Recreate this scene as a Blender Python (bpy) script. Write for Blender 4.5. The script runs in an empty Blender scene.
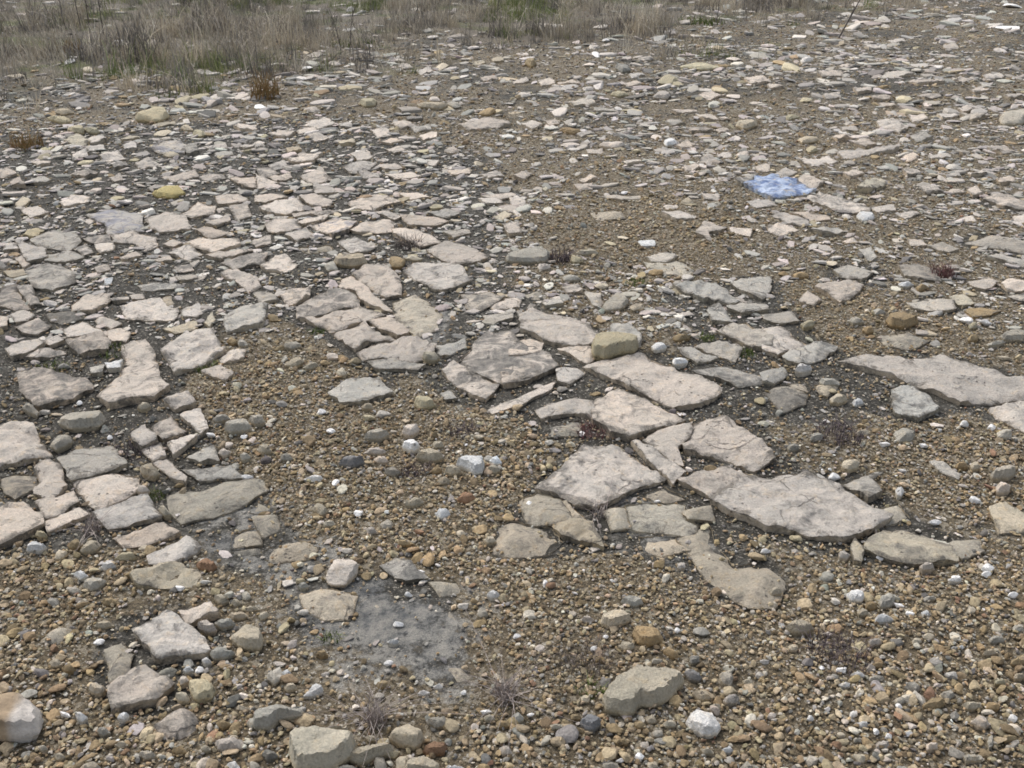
import bpy, math, random
import numpy as np
from mathutils import Vector, geometry

# ---------------------------------------------------------------- camera, sky, sun, exposure
scene = bpy.context.scene
C = scene.collection
random.seed(7)
rng = np.random.default_rng(7)
CAM_H, PITCH, FPX, CX, CY = 1.6, math.radians(27.0), 1000.0, 512.0, 384.0
cam_data = bpy.data.cameras.new('camera')
cam_data.sensor_width = 36.0
cam_data.lens = 36.0 * FPX / 1024.0
cam_data.clip_start = 0.05
cam_data.clip_end = 2000.0
cam = bpy.data.objects.new('camera', cam_data)
cam.location = (0, 0, CAM_H)
cam.rotation_euler = (math.pi / 2 - PITCH, 0, 0)
C.objects.link(cam)
scene.camera = cam

SUN_EL, SUN_AZ = math.radians(52), math.radians(-40)      # azimuth from +Y towards +X: behind the scene, left
world = bpy.data.worlds.new('World')
scene.world = world
world.use_nodes = True
wn, wl = world.node_tree.nodes, world.node_tree.links
wn.clear()
sky = wn.new('ShaderNodeTexSky')
sky.sky_type = 'NISHITA'
sky.sun_disc = False
sky.sun_elevation = SUN_EL
sky.sun_rotation = SUN_AZ
sky.dust_density = 4.0
hs = wn.new('ShaderNodeHueSaturation')
hs.inputs['Saturation'].default_value = 0.5             # thin overcast: a paler, whiter sky
bg = wn.new('ShaderNodeBackground')
bg.inputs['Strength'].default_value = 0.15
wo = wn.new('ShaderNodeOutputWorld')
wl.new(sky.outputs[0], hs.inputs['Color'])
wl.new(hs.outputs[0], bg.inputs['Color'])
wl.new(bg.outputs[0], wo.inputs['Surface'])

sun_data = bpy.data.lights.new('sun', 'SUN')
sun_data.energy = 0.7
sun_data.angle = math.radians(55)
sun_data.color = (1.0, 0.975, 0.94)
sun = bpy.data.objects.new('sun', sun_data)
sd = Vector((math.sin(SUN_AZ) * math.cos(SUN_EL), math.cos(SUN_AZ) * math.cos(SUN_EL), math.sin(SUN_EL)))
sun.rotation_euler = sd.to_track_quat('Z', 'Y').to_euler()
sun.location = (0, 0, 30)
C.objects.link(sun)

vs = scene.view_settings
vs.view_transform = 'Standard'
vs.look = 'None'
vs.gamma = 1.0
vs.use_curve_mapping = False
vs.exposure = 0.62

scene.cycles.filter_width = 1.7
scene.cycles.max_bounces = 4
scene.cycles.diffuse_bounces = 3
scene.cycles.glossy_bounces = 1

# ---------------------------------------------------------------- numeric helpers
_tab = np.random.default_rng(3).random((256, 256))


def vnoise(x, y, s=0):
    x = np.asarray(x, float) + 37.7 * s
    y = np.asarray(y, float) + 11.3 * s
    xi, yi = np.floor(x).astype(int), np.floor(y).astype(int)
    fx, fy = x - xi, y - yi
    fx, fy = fx * fx * (3 - 2 * fx), fy * fy * (3 - 2 * fy)
    a, b = _tab[xi & 255, yi & 255], _tab[(xi + 1) & 255, yi & 255]
    c, d = _tab[xi & 255, (yi + 1) & 255], _tab[(xi + 1) & 255, (yi + 1) & 255]
    return ((a * (1 - fx) + b * fx) * (1 - fy) + (c * (1 - fx) + d * fx) * fy) * 2 - 1


def fbm(x, y, s=0, o=4):
    t, a = 0, 1.0
    x, y = np.asarray(x, float), np.asarray(y, float)
    for k in range(o):
        t = t + a * vnoise(x, y, s + k * 5)
        x, y, a = x * 2.03, y * 2.03, a * 0.5
    return t


def g_low(x, y):                                          # the lie of the land
    return 0.022 * vnoise(np.asarray(x) / 1.5, np.asarray(y) / 1.5, 1) + 0.05 * vnoise(np.asarray(x) / 6.0, np.asarray(y) / 6.0, 2)


def ray(px, py):
    u, v = (np.asarray(px, float) - CX) / FPX, (CY - np.asarray(py, float)) / FPX
    c, s = math.cos(PITCH), math.sin(PITCH)
    return u, c + v * s, -s + v * c


def at(px, py, h=0.0):                                    # pixel -> the point of the ground (raised by h) that it sees
    dx, dy, dz = ray(px, py)
    z = np.zeros_like(dx) + h
    for _ in range(6):
        t = (z - CAM_H) / dz
        z = g_low(dx * t, dy * t) + h
    t = (z - CAM_H) / dz
    return dx * t, dy * t


def inside(px, py, poly):
    r = np.zeros(np.shape(px), bool)
    n = len(poly)
    for i in range(n):
        x1, y1 = poly[i]
        x2, y2 = poly[(i + 1) % n]
        if y1 == y2:
            continue
        r ^= ((y1 > py) != (y2 > py)) & (px < (x2 - x1) * (py - y1) / (y2 - y1) + x1)
    return r


def edge_dist(P, poly):
    A = np.asarray(poly)
    B = np.roll(A, -1, 0)
    d = np.full(len(P), 1e9)
    for a, b in zip(A, B):
        ab = b - a
        t = np.clip(((P - a) @ ab) / max(ab @ ab, 1e-12), 0, 1)
        q = P - (a + t[:, None] * ab)
        d = np.minimum(d, q[:, 0] ** 2 + q[:, 1] ** 2)
    return np.sqrt(d)


# ---------------------------------------------------------------- materials
class NT:
    def __init__(self, name):
        self.m = bpy.data.materials.new(name)
        self.m.use_nodes = True
        self.n, self.l = self.m.node_tree.nodes, self.m.node_tree.links
        self.n.clear()
        self.out = self.n.new('ShaderNodeOutputMaterial')
        self.b = self.n.new('ShaderNodeBsdfPrincipled')
        self.b.inputs['Roughness'].default_value = 0.9
        self.b.inputs['Specular IOR Level'].default_value = 0.25
        self.l.new(self.b.outputs[0], self.out.inputs['Surface'])
        self.pos = self.n.new('ShaderNodeNewGeometry').outputs['Position']

    def set(self, sock, v):
        if isinstance(v, bpy.types.NodeSocket):
            self.l.new(v, sock)
        elif isinstance(v, (tuple, list)):
            sock.default_value = tuple(v) + (1.0,) if len(v) == 3 and sock.type == 'RGBA' else tuple(v)
        else:
            sock.default_value = v

    def noise(self, scale, detail=4, rough=0.55, vec=None, dist=0.0):
        t = self.n.new('ShaderNodeTexNoise')
        t.inputs['Scale'].default_value = scale
        t.inputs['Detail'].default_value = detail
        t.inputs['Roughness'].default_value = rough
        t.inputs['Distortion'].default_value = dist
        self.l.new(vec or self.pos, t.inputs['Vector'])
        return t.outputs['Fac']

    def voro(self, scale, out='Distance', feature='F1', vec=None):
        t = self.n.new('ShaderNodeTexVoronoi')
        t.feature = feature
        t.inputs['Scale'].default_value = scale
        self.l.new(vec or self.pos, t.inputs['Vector'])
        return t.outputs[out]

    def ramp(self, v, lo, hi, a=0.0, b=1.0):
        t = self.n.new('ShaderNodeMapRange')
        t.interpolation_type = 'SMOOTHSTEP'
        for k, q in zip(('Value', 'From Min', 'From Max', 'To Min', 'To Max'), (v, lo, hi, a, b)):
            self.set(t.inputs[k], q)
        return t.outputs[0]

    def math(self, op, a, b=0.0):
        t = self.n.new('ShaderNodeMath')
        t.operation = op
        self.set(t.inputs[0], a)
        self.set(t.inputs[1], b)
        return t.outputs[0]

    def mix(self, f, a, b, mode='MIX'):
        t = self.n.new('ShaderNodeMix')
        t.data_type = 'RGBA'
        t.blend_type = mode
        self.set(t.inputs[0], f)
        self.set(t.inputs[6], a)
        self.set(t.inputs[7], b)
        return t.outputs[2]

    def grey(self, v):
        t = self.n.new('ShaderNodeCombineColor')
        for k in range(3):
            self.set(t.inputs[k], v)
        return t.outputs[0]

    def attr(self, name, kind='GEOMETRY', out='Fac'):
        t = self.n.new('ShaderNodeAttribute')
        t.attribute_name = name
        t.attribute_type = kind
        return t.outputs[out]

    def bump(self, h, strength, dist, prev=None):
        t = self.n.new('ShaderNodeBump')
        t.inputs['Strength'].default_value = strength
        t.inputs['Distance'].default_value = dist
        self.set(t.inputs['Height'], h)
        if prev:
            self.l.new(prev, t.inputs['Normal'])
        return t.outputs[0]

    def done(self, col, normal=None, rough=None):
        self.set(self.b.inputs['Base Color'], col)
        if normal:
            self.l.new(normal, self.b.inputs['Normal'])
        if rough is not None:
            self.set(self.b.inputs['Roughness'], rough)
        return self.m


def limestone(name, paint=None, paint_cover=0.5, cracks=1.0):
    """weathered limestone: the object's colour, mottled; its alpha is how much grey film lies on it"""
    t = NT(name)
    oi = t.n.new('ShaderNodeObjectInfo')
    base = oi.outputs['Color']
    film = oi.outputs['Alpha']
    rnd = t.math('MULTIPLY', oi.outputs['Random'], 40.0)
    off = t.n.new('ShaderNodeVectorMath')
    off.operation = 'ADD'
    cmb = t.n.new('ShaderNodeCombineXYZ')
    t.l.new(rnd, cmb.inputs[0])
    t.l.new(rnd, cmb.inputs[2])
    t.l.new(t.pos, off.inputs[0])
    t.l.new(cmb.outputs[0], off.inputs[1])
    P = off.outputs[0]
    big = t.noise(9, 6, 0.62, P, 0.6)
    mid = t.noise(38, 6, 0.65, P)
    fine = t.noise(190, 4, 0.7, P)
    col = t.mix(t.ramp(big, 0.36, 0.64, 0.0, 0.62), base, t.mix(1.0, base, (0.78, 0.82, 0.84), 'MULTIPLY'))
    col = t.mix(t.ramp(mid, 0.52, 0.72, 0.0, 0.55), col, t.mix(1.0, base, (1.10, 0.98, 0.80), 'MULTIPLY'))
    col = t.mix(1.0, col, t.grey(t.ramp(fine, 0.25, 0.75, 0.80, 1.17)), 'MULTIPLY')
    # grey lichen / silt film with ragged shapes of its own, and dark specks
    f1 = t.noise(13, 8, 0.7, P, 0.9)
    thr = t.math('SUBTRACT', 0.665, t.math('MULTIPLY', film, 0.40))
    fm = t.math('MULTIPLY', t.ramp(f1, thr, t.math('ADD', thr, 0.24)), 0.82)
    col = t.mix(fm, col, t.mix(t.ramp(mid, 0.35, 0.65), (0.075, 0.076, 0.073), (0.20, 0.19, 0.17)))
    sp = t.ramp(t.noise(60, 6, 0.78, P, 0.4), 0.58, 0.70)
    col = t.mix(t.math('MULTIPLY', sp, 0.55), col, (0.12, 0.115, 0.105))
    # hairline cracks
    wv = t.n.new('ShaderNodeVectorMath')
    wv.operation = 'ADD'
    nz = t.n.new('ShaderNodeTexNoise')
    nz.inputs['Scale'].default_value = 14
    nz.inputs['Detail'].default_value = 5
    t.l.new(P, nz.inputs['Vector'])
    sc_ = t.n.new('ShaderNodeVectorMath')
    sc_.operation = 'SCALE'
    sc_.inputs['Scale'].default_value = 0.07
    t.l.new(nz.outputs['Color'], sc_.inputs[0])
    t.l.new(P, wv.inputs[0])
    t.l.new(sc_.outputs[0], wv.inputs[1])
    ck = t.voro(7.5, 'Distance', 'DISTANCE_TO_EDGE', wv.outputs[0])
    ck = t.math('MULTIPLY', t.ramp(ck, 0.006, 0.03, 1.0, 0.0), t.ramp(t.noise(6, 3, 0.5, P), 0.52, 0.64))
    ck = t.math('MULTIPLY', ck, cracks)
    col = t.mix(t.math('MULTIPLY', ck, 0.55), col, (0.10, 0.092, 0.08))
    pits = t.math('MULTIPLY', t.ramp(t.voro(44, vec=P), 0.10, 0.22, 1.0, 0.0), t.ramp(t.noise(15, 3, 0.5, P), 0.5, 0.6))
    col = t.mix(t.math('MULTIPLY', pits, 0.65), col, (0.11, 0.10, 0.09))
    if paint:
        pm = t.ramp(t.noise(14, 6, 0.6, P, 0.8), paint_cover - 0.06, paint_cover + 0.10)
        pc = t.mix(t.ramp(t.noise(17, 5, 0.6, P), 0.36, 0.66), paint[0], paint[1])
        col = t.mix(t.math('MULTIPLY', pm, paint[2]), col, pc)
    # the broken sides are rawer and more ochre
    side = t.attr('side')
    col = t.mix(t.math('MULTIPLY', side, 0.5), col, t.mix(1.0, col, (0.98, 0.84, 0.60), 'MULTIPLY'))
    # soil and silt lapping over the rim
    rim = t.attr('rim')
    rn = t.noise(11, 9, 0.74, P, 0.8)
    rm = t.ramp(t.math('ADD', t.math('MULTIPLY', rim, 0.30), t.math('MULTIPLY', t.math('SUBTRACT', rn, 0.5), 1.5)), 0.20, 0.36)
    silt = t.mix(t.ramp(t.noise(120, 5, 0.75), 0.35, 0.68), (0.075, 0.072, 0.066), (0.24, 0.21, 0.165))
    col = t.mix(t.math('MULTIPLY', rm, 0.8), col, silt)
    n = t.bump(mid, 0.75, 0.012)
    n = t.bump(t.noise(95, 6, 0.75, P, 0.5), 0.8, 0.006, n)
    n = t.bump(t.math('SUBTRACT', 1.0, t.math('MAXIMUM', ck, pits)), 0.8, 0.008, n)
    n = t.bump(t.noise(22, 8, 0.7, P, 1.2), 0.6, 0.018, n)
    return t.done(col, n, 0.93)


M_LIME = limestone('limestone')
M_STONE = limestone('loose_limestone', cracks=0.0)
M_BLUE = limestone('blue_painted_limestone', ((0.13, 0.20, 0.37), (0.52, 0.61, 0.75), 0.90), 0.40)
M_FAINT = limestone('faintly_blue_limestone', ((0.13, 0.14, 0.18), (0.28, 0.30, 0.36), 0.6), 0.5)


def two_tone():
    t = NT('two_tone_limestone')
    sx = t.n.new('ShaderNodeSeparateXYZ')
    t.l.new(t.pos, sx.inputs[0])
    w = t.math('ADD', sx.outputs[0], t.math('MULTIPLY', t.noise(12, 5), 0.05))
    f = t.ramp(w, TWO_X, TWO_X + 0.03)
    col = t.mix(f, (0.33, 0.25, 0.165), (0.50, 0.46, 0.41))
    col = t.mix(1.0, col, t.grey(t.ramp(t.noise(40, 6, 0.65), 0.3, 0.7, 0.75, 1.15)), 'MULTIPLY')
    n = t.bump(t.noise(45, 8, 0.7), 0.7, 0.01)
    return t.done(col, n)


def ground_mat():
    t = NT('gravelly_soil')
    crust, grass = t.attr('crust'), t.attr('grass')
    cell = t.voro(210, 'Color')
    cell2 = t.voro(95, 'Color')
    sc = t.n.new('ShaderNodeSeparateColor')
    t.l.new(cell, sc.inputs[0])
    sc2 = t.n.new('ShaderNodeSeparateColor')
    t.l.new(cell2, sc2.inputs[0])
    soil = t.mix(sc.outputs[0], (0.070, 0.057, 0.038), (0.200, 0.162, 0.106))
    soil = t.mix(t.ramp(sc2.outputs[1], 0.72, 0.8), soil, (0.27, 0.235, 0.175))
    soil = t.mix(t.ramp(sc.outputs[2], 0.94, 0.97), soil, (0.42, 0.39, 0.33))
    soil = t.mix(t.ramp(t.noise(4, 6, 0.6), 0.35, 0.7, 0.0, 0.5), soil, t.mix(1.0, soil, (0.72, 0.70, 0.68), 'MULTIPLY'))
    film = t.mix(t.ramp(t.noise(28, 7, 0.7), 0.42, 0.80), (0.024, 0.025, 0.023), (0.150, 0.145, 0.130))
    film = t.mix(t.ramp(sc.outputs[1], 0.88, 0.95), film, (0.25, 0.23, 0.195))
    cm = t.ramp(t.math('ADD', crust, t.math('MULTIPLY', t.math('SUBTRACT', t.noise(11, 9, 0.72), 0.5), 1.5)), 0.36, 0.66)
    col = t.mix(t.math('MULTIPLY', cm, 0.85), soil, film)
    # bare bedrock level with the ground under a blue-grey film
    silt = t.attr('silt')
    sm = t.ramp(t.math('ADD', silt, t.math('MULTIPLY', t.math('SUBTRACT', t.noise(8, 10, 0.76), 0.5), 2.6)), 0.40, 0.70)
    bed = t.mix(t.ramp(t.noise(16, 9, 0.74), 0.40, 0.62), (0.105, 0.110, 0.112), (0.30, 0.285, 0.25))
    bed = t.mix(t.ramp(t.noise(34, 6, 0.7), 0.58, 0.68), bed, (0.055, 0.055, 0.053))
    col = t.mix(t.math('MULTIPLY', sm, 0.9), col, bed)
    litter = t.mix(t.noise(60, 6, 0.7), (0.085, 0.076, 0.062), (0.22, 0.195, 0.155))
    litter = t.mix(t.ramp(t.noise(1.3, 5), 0.5, 0.66), litter, (0.085, 0.10, 0.035))
    col = t.mix(grass, col, litter)
    col = t.mix(1.0, col, t.grey(t.ramp(t.noise(330, 3, 0.7), 0.25, 0.75, 0.72, 1.25)), 'MULTIPLY')
    n = t.bump(t.noise(60, 8, 0.75), 0.8, 0.012)
    n = t.bump(t.voro(210), 0.6, 0.004, n)
    return t.done(col, n, 0.95)


def instanced(name, rough=0.9, vary=0.35, translucent=False):
    t = NT(name)
    col = t.attr('col', 'INSTANCER', 'Color')
    col = t.mix(1.0, col, t.grey(t.ramp(t.noise(140, 5, 0.7), 0.25, 0.75, 1 - vary, 1 + vary)), 'MULTIPLY')
    n = None if translucent else t.bump(t.noise(160, 5, 0.7), 0.6, 0.003)
    return t.done(col, n, rough)


def plain(name, a, b, scale=60, rough=0.85):
    t = NT(name)
    return t.done(t.mix(t.ramp(t.noise(scale, 5, 0.7), 0.35, 0.65), a, b), None, rough)

# ---------------------------------------------------------------- survey of the stones
# one line each: kind (S bedrock slab, F loose flat stone, R loose stone), colour letter + height in cm,
# outline in quarter pixels from the tile's corner, then a label where the stone stands out
SURVEY = {
    (0, 192): """
S p3 340 90 460 62 560 85 575 150 430 160 415 120 | slab with a faint blue stain on its top
S p3 585 105 660 70 735 95 755 140 640 152 605 135
S p3 455 170 540 155 620 175 630 205 570 228 540 195 460 192
S g3 130 185 200 165 300 170 322 195 270 225 150 210
S p3 70 190 120 205 185 225 190 255 110 275 85 235
S g2 185 240 270 232 330 258 260 275 185 268
S p2 295 225 345 207 375 240 330 248
S p2 380 210 450 203 455 225 400 238
S g3 105 320 190 290 270 300 300 350 210 385 130 375
S p3 0 385 60 375 115 455 60 460 -30 440
S p3 75 380 130 375 160 440 120 452
S p3 285 440 350 408 430 405 435 430 370 470 290 465
S p3 490 455 560 435 640 425 655 455 700 465 690 500 580 505 510 500
S p2 720 465 790 440 820 465 790 495 735 492
S p2 45 490 90 473 135 490 110 510 60 515
S p3 55 525 140 500 200 535 150 560 85 555
S p2 255 545 330 515 400 540 405 556 275 575
S p6 265 590 405 562 432 590 425 625 330 640 290 618
S p2 375 495 410 488 480 520 440 540 390 520
S p3 430 550 490 540 525 565 500 595 440 585
S p4 25 625 90 590 155 580 170 605 110 640 45 655
S p3 95 655 150 625 255 620 260 635 150 660
F p5 650 625 740 565 845 555 860 590 890 625 810 680 705 700 | pale pinkish flat slab tilted above green moss, left of the gravel hollow
F p3 875 665 920 630 980 625 970 660 890 675
F c3 650 545 780 515 785 540 700 560
F g6 900 480 1000 445 1064 460 1045 520 910 545 | thick pitted pale block standing at the edge of the left slabs
S p4 480 612 580 588 615 632 624 720 660 768 608 808 440 840 388 792 480 732 500 664
S p4 80 724 160 704 340 744 360 776 288 816 160 852 96 792
S p3 745 195 800 182 940 185 955 205 850 240 790 220
S p3 830 250 1000 222 1010 232 890 265
S p3 890 278 1024 240 1060 252 1050 280 940 305
F p4 895 325 950 312 1024 345 1040 370 990 395 950 365
S p3 670 240 750 208 810 240 750 262
S p2 865 15 950 5 990 25 960 40 880 45
S p2 915 55 990 45 1005 90 940 105
S p2 720 85 790 35 860 55 850 80 770 95
S p3 85 65 150 55 190 80 120 103
S p3 240 40 290 10 360 15 350 35 260 55
F c3 60 45 90 15 120 35 90 55
F p2 480 265 540 238 565 250 500 272
F p2 650 205 690 185 725 200 690 215
S p2 780 150 830 135 915 160 840 178
S p2 330 180 430 170 445 192 360 200
F p2 620 270 680 255 690 272 640 280
S g1 550 370 620 360 720 370 690 385 570 388
F p3 810 715 880 695 930 725 900 745 850 738
F p2 830 125 910 90 920 110 860 130
F c2 15 315 90 305 100 325 40 335
F p2 380 300 430 290 440 310 390 320
F p2 520 410 570 402 578 425 530 430
F p2 440 425 510 415 515 430 450 438
S m1 190 480 290 470 320 500 240 520 200 505
F c3 810 520 850 480 860 510 840 540
F p3 -20 490 30 495 25 530 -20 540
F p2 175 595 230 575 255 590 200 610
F g2 700 335 760 325 790 340 720 350
F y3 90 165 130 140 175 148 140 178 | yellow rounded stone wedged above the grey slabs at the left
F w2 420 345 450 340 445 365 415 368
F w3 420 680 490 672 480 700 430 705
F g2 360 700 415 690 410 720 365 722
S m1 640 415 690 405 705 440 650 445
F p3 60 260 85 250 115 285 95 298
S p2 20 200 60 195 70 225 15 230
S p2 700 300 760 290 775 310 715 318
R o3 905 590 935 578 955 598 925 610
R g3 950 595 985 588 990 612 955 615
""",
    (256, 192): """
S p2 0 12 90 5 120 20 40 38 0 35
S p3 20 60 80 35 160 22 200 50 190 65 120 85 50 80
S p3 175 15 240 5 300 30 295 50 230 52
S p3 370 40 440 10 520 15 575 35 520 45 470 68 400 60
S p2 150 85 290 65 325 75 280 82 160 95
S p3 40 130 100 108 165 110 180 130 90 155 55 150
S p2 150 115 290 88 270 105 200 125
S p3 120 165 200 142 235 160 165 190
S p3 215 125 320 100 395 115 370 150 310 172 260 148 | slab with a faint slate-blue stain in the middle of its top
S p4 380 135 500 108 545 122 538 150 430 158 382 150
S p3 550 140 600 135 700 170 735 195 650 210 560 165
S p3 330 200 400 180 470 215 440 235 380 238
S p4 690 225 760 200 830 215 920 255 850 275 790 280 720 250
S p3 595 310 650 280 760 280 820 300 850 350 760 385 700 375 650 345
R c6 310 265 340 243 440 250 442 280 400 292 325 290 | flat-topped block with a yellow-green front face behind the big cracked slab
R g4 275 285 320 275 325 310 285 315
S p3 -30 250 45 240 20 280 -20 290
F p4 20 285 60 262 120 250 160 290 120 315 40 305
S p4 165 455 290 380 340 385 400 412 408 446 330 466 250 488 175 490
S p4 186 500 255 500 335 476 412 456 515 490 430 512 310 545
S p3 345 345 385 328 440 374 505 440 535 466 500 464 417 430 397 395 345 376
S p4 392 325 450 290 510 290 580 345 570 400 512 410 452 370
S p4 308 552 432 518 470 545 552 578 480 582 400 622
S p3 455 514 530 502 608 545 605 563 562 570 490 545
S p5 415 632 480 592 640 582 710 607 700 640 620 668 540 650 440 655
S g2 445 672 530 662 670 685 640 705 480 705
S g2 720 600 830 580 835 610 760 650 725 635
S p3 808 676 868 620 928 556 1020 560 1056 600 1156 640 1196 692 1116 732 988 760 896 720
S p3 748 712 796 684 876 726 970 760 916 824 824 784
S p2 936 864 1024 828 1188 752 1176 784 1036 852 952 880
S g2 820 400 930 395 990 420 900 465 850 455
S p2 935 442 1000 412 1060 430 1050 455 950 462
S g2 910 490 1024 480 1024 500 950 515
S p2 580 92 700 92 765 115 720 130 610 130
S p2 475 75 520 70 580 93 550 105
S g2 690 80 760 65 810 85 760 100
F p4 100 405 140 385 215 385 210 410 150 440 115 430
F g3 -10 402 60 395 90 425 20 445
S p2 -20 180 55 175 60 200 0 215
F p2 890 25 970 20 985 40 920 50
F p2 575 5 650 0 690 15 620 25
S p2 900 10 1024 0 1060 10 960 28
F p3 990 130 1050 120 1060 160 1010 165
S g1 750 155 840 145 855 165 790 180
F c2 945 95 1000 80 1024 95 980 110
R c4 665 645 700 632 735 655 715 672 675 670 | small cream cobble at the end of the stepped slabs
R g3 105 612 160 587 185 610 145 630
R c3 105 692 165 657 200 670 150 700
R c3 180 702 245 674 250 690 210 710
R c3 320 712 352 695 362 730 330 736
R o3 530 265 570 250 600 270 580 300 545 300 | rusty tan stone in the dark nook between the slabs
R c2 585 255 630 250 670 262 640 275
R y2 690 50 740 45 750 60 700 66
R c3 770 105 815 98 820 113 785 118
S m1 560 440 640 420 720 470 740 530 640 560 570 500
S m1 180 215 290 205 300 228 210 240
R o2 45 490 85 485 90 512 55 516
R p2 280 645 325 638 328 665 285 668
R o2 255 672 285 668 290 688 262 690
R g2 840 550 870 545 875 568 848 570
""",
    (512, 192): """
R g5 -24 252 60 225 110 212 155 245 140 275 60 282 -15 275 | long grey-white stone with a blunt right end lying on open gravel
S p4 40 490 80 465 200 490 300 530 338 560 318 600 240 612 130 585 50 540
S p3 190 622 308 608 328 658 300 680 230 640
S p3 -20 602 70 587 125 602 110 635 40 655 -10 655
R y8 320 575 370 555 480 565 505 590 490 630 430 635 380 668 325 650 | chunky cream-yellow block sitting on top of the pale slabs
F g6 398 525 470 533 515 560 508 606 480 566 400 556 | grey flat stone leaning against the back of the yellow block
S p4 300 690 520 642 560 665 640 685 670 710 752 732 832 784 828 800 792 824 690 850 640 846 560 808 472 768 352 718
S p4 -40 700 100 672 145 702 60 745 -30 765
S p3 180 702 270 687 290 710 230 760 190 745
S g5 650 365 760 350 860 385 900 430 860 440 760 420 700 395
S g3 880 362 1024 332 1040 370 1000 420 920 390
S g3 780 470 830 445 875 490 880 515 800 515
S g4 820 545 940 510 960 530 1040 562 1036 610 960 610 880 575
S g3 905 432 1000 440 1024 470 920 480 862 455
S g3 285 388 355 402 362 440 340 455 300 415
R g4 358 455 420 392 470 430 440 465 380 475 | pale grey angular stone behind the yellow block
R c3 470 448 525 446 525 468 480 472
F g3 535 255 600 240 660 250 630 270 560 275
S p2 735 165 775 115 860 142 790 160 800 190
F p2 600 87 680 72 750 95 660 110
F p2 870 140 960 150 950 170 880 155
R w3 640 662 700 660 702 685 650 688
F g3 668 612 750 635 825 658 740 670 680 640
F g3 722 612 830 602 915 625 890 665 820 645
S g3 728 712 850 697 960 722 1024 750 900 768 830 740 760 730
R c4 670 42 700 15 725 35 710 55
F p2 760 2 830 10 830 30 770 30
F p3 -10 25 50 28 55 60 5 70
S g1 350 10 510 5 520 20 440 30
R p2 605 50 660 45 665 65 620 70
R y4 230 255 270 248 290 272 245 285 | small cream-yellow cobble beside a purplish dead weed
R c3 250 238 330 228 350 245 285 250
R p3 100 290 150 283 155 305 110 310
R w4 555 607 610 597 620 620 575 635
F p2 940 40 1024 30 1060 45 980 60
R o3 640 572 700 566 715 580 660 595
R c3 335 365 365 355 380 372 350 385
S m1 320 75 430 70 440 100 330 105
S m1 20 395 110 385 140 420 50 430
R g3 200 335 260 325 275 350 215 355
F g2 120 430 190 425 200 448 135 452
F p3 200 375 260 368 280 390 220 398
S m1 540 280 660 270 740 300 700 325 580 315
R c2 425 175 460 168 462 190 432 192
R y2 370 195 410 190 415 210 380 215
R w2 500 190 570 185 575 215 520 218
R o2 545 310 600 300 605 325 560 330
""",
    (768, 192): """
F p4 165 22 210 0 330 30 400 55 395 75 300 70 200 40 | long pale slab lying lengthwise just right of the blue-painted slab
R w6 345 85 410 70 430 105 390 122 | chalky white chunk at the near end of the long pale slab
F p3 20 92 70 80 165 120 150 135 80 120
F p4 0 132 50 120 120 145 60 170 10 155
F p2 95 80 235 90 245 108 170 110
F g3 165 147 280 132 300 160 220 165
R g3 295 92 320 84 335 105 310 112
S g4 760 190 880 170 1040 200 1050 240 920 215 850 208
S g4 880 255 920 247 1060 265 1060 290 980 280
S g3 265 312 320 287 415 315 370 350 300 335
F p4 190 377 290 347 375 365 360 400 290 430 240 400 | pinkish broad flat stone on ochre gravel right of centre
F p3 125 430 160 392 215 425 180 450
F g3 365 230 410 225 430 265 400 270
F g3 530 300 600 290 670 310 690 350 600 345 550 330
S g2 560 442 640 432 740 432 750 460 690 475 590 465
F c3 725 417 780 404 830 440 780 450
R o6 470 497 515 472 605 505 570 540 500 530 | tan four-sided wedge alone on gravel right of centre
S p2 800 352 880 342 920 360 870 385 820 375
F p3 935 362 970 342 1050 355 1050 390 960 385
R g4 930 575 960 547 1050 550 1050 590 960 592
S p5 288 672 420 658 540 660 576 680 688 650 860 700 928 720 1060 735 1060 812 928 824 768 832 628 772 448 712
S p5 892 856 1060 836 1060 955 1000 930 930 890
S p3 -30 542 60 537 150 600 40 645 -20 625
S g2 60 652 130 622 200 602 270 620 220 660 130 680 80 670
S g2 -20 482 90 477 120 510 60 520 -10 505
R y3 128 522 165 510 190 525 150 545
F p2 560 190 620 190 630 210 570 212
F g3 640 210 700 207 760 225 700 235
F p2 410 60 500 50 510 70 440 78
F p2 520 82 570 70 605 85 550 100
S p4 870 25 920 5 1050 35 1050 75 940 50
F p2 770 100 820 92 830 112 790 118
F p3 980 100 1050 90 1050 120 990 120
R p3 300 190 340 178 365 200 320 205
F o2 790 477 850 462 930 472 890 490 820 500
R w3 770 511 800 498 825 510 790 525
R w3 845 516 880 507 895 525 860 530
R w5 115 692 150 683 180 700 150 718 112 712
R g3 320 507 360 492 390 515 350 530
R o4 375 547 405 528 425 555 400 565
R w3 515 362 560 355 590 370 550 380
R o4 590 377 620 362 645 380 610 395
R g3 410 467 450 460 475 480 440 495
S g3 -30 720 60 700 80 720 30 760 -20 755
S m1 60 747 140 737 170 768 150 790 60 790
R g3 200 748 280 742 290 766 230 775
R o3 100 320 150 312 165 335 115 345
R p2 205 340 240 335 245 352 215 356
R c2 230 275 260 270 265 295 240 300
R c2 280 60 300 55 305 75 285 78
R o3 800 575 835 560 845 590 810 598
R y3 800 525 830 515 840 540 815 548 | small mossy yellow-green stone right of the tan wedge
S g2 960 410 1060 395 1060 435 980 430
F g2 710 290 760 282 775 305 720 310
R c2 925 650 965 645 970 662 935 665
R g2 875 605 930 590 950 600 890 615
S m1 440 560 560 550 640 590 560 620 470 600
""",
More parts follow.
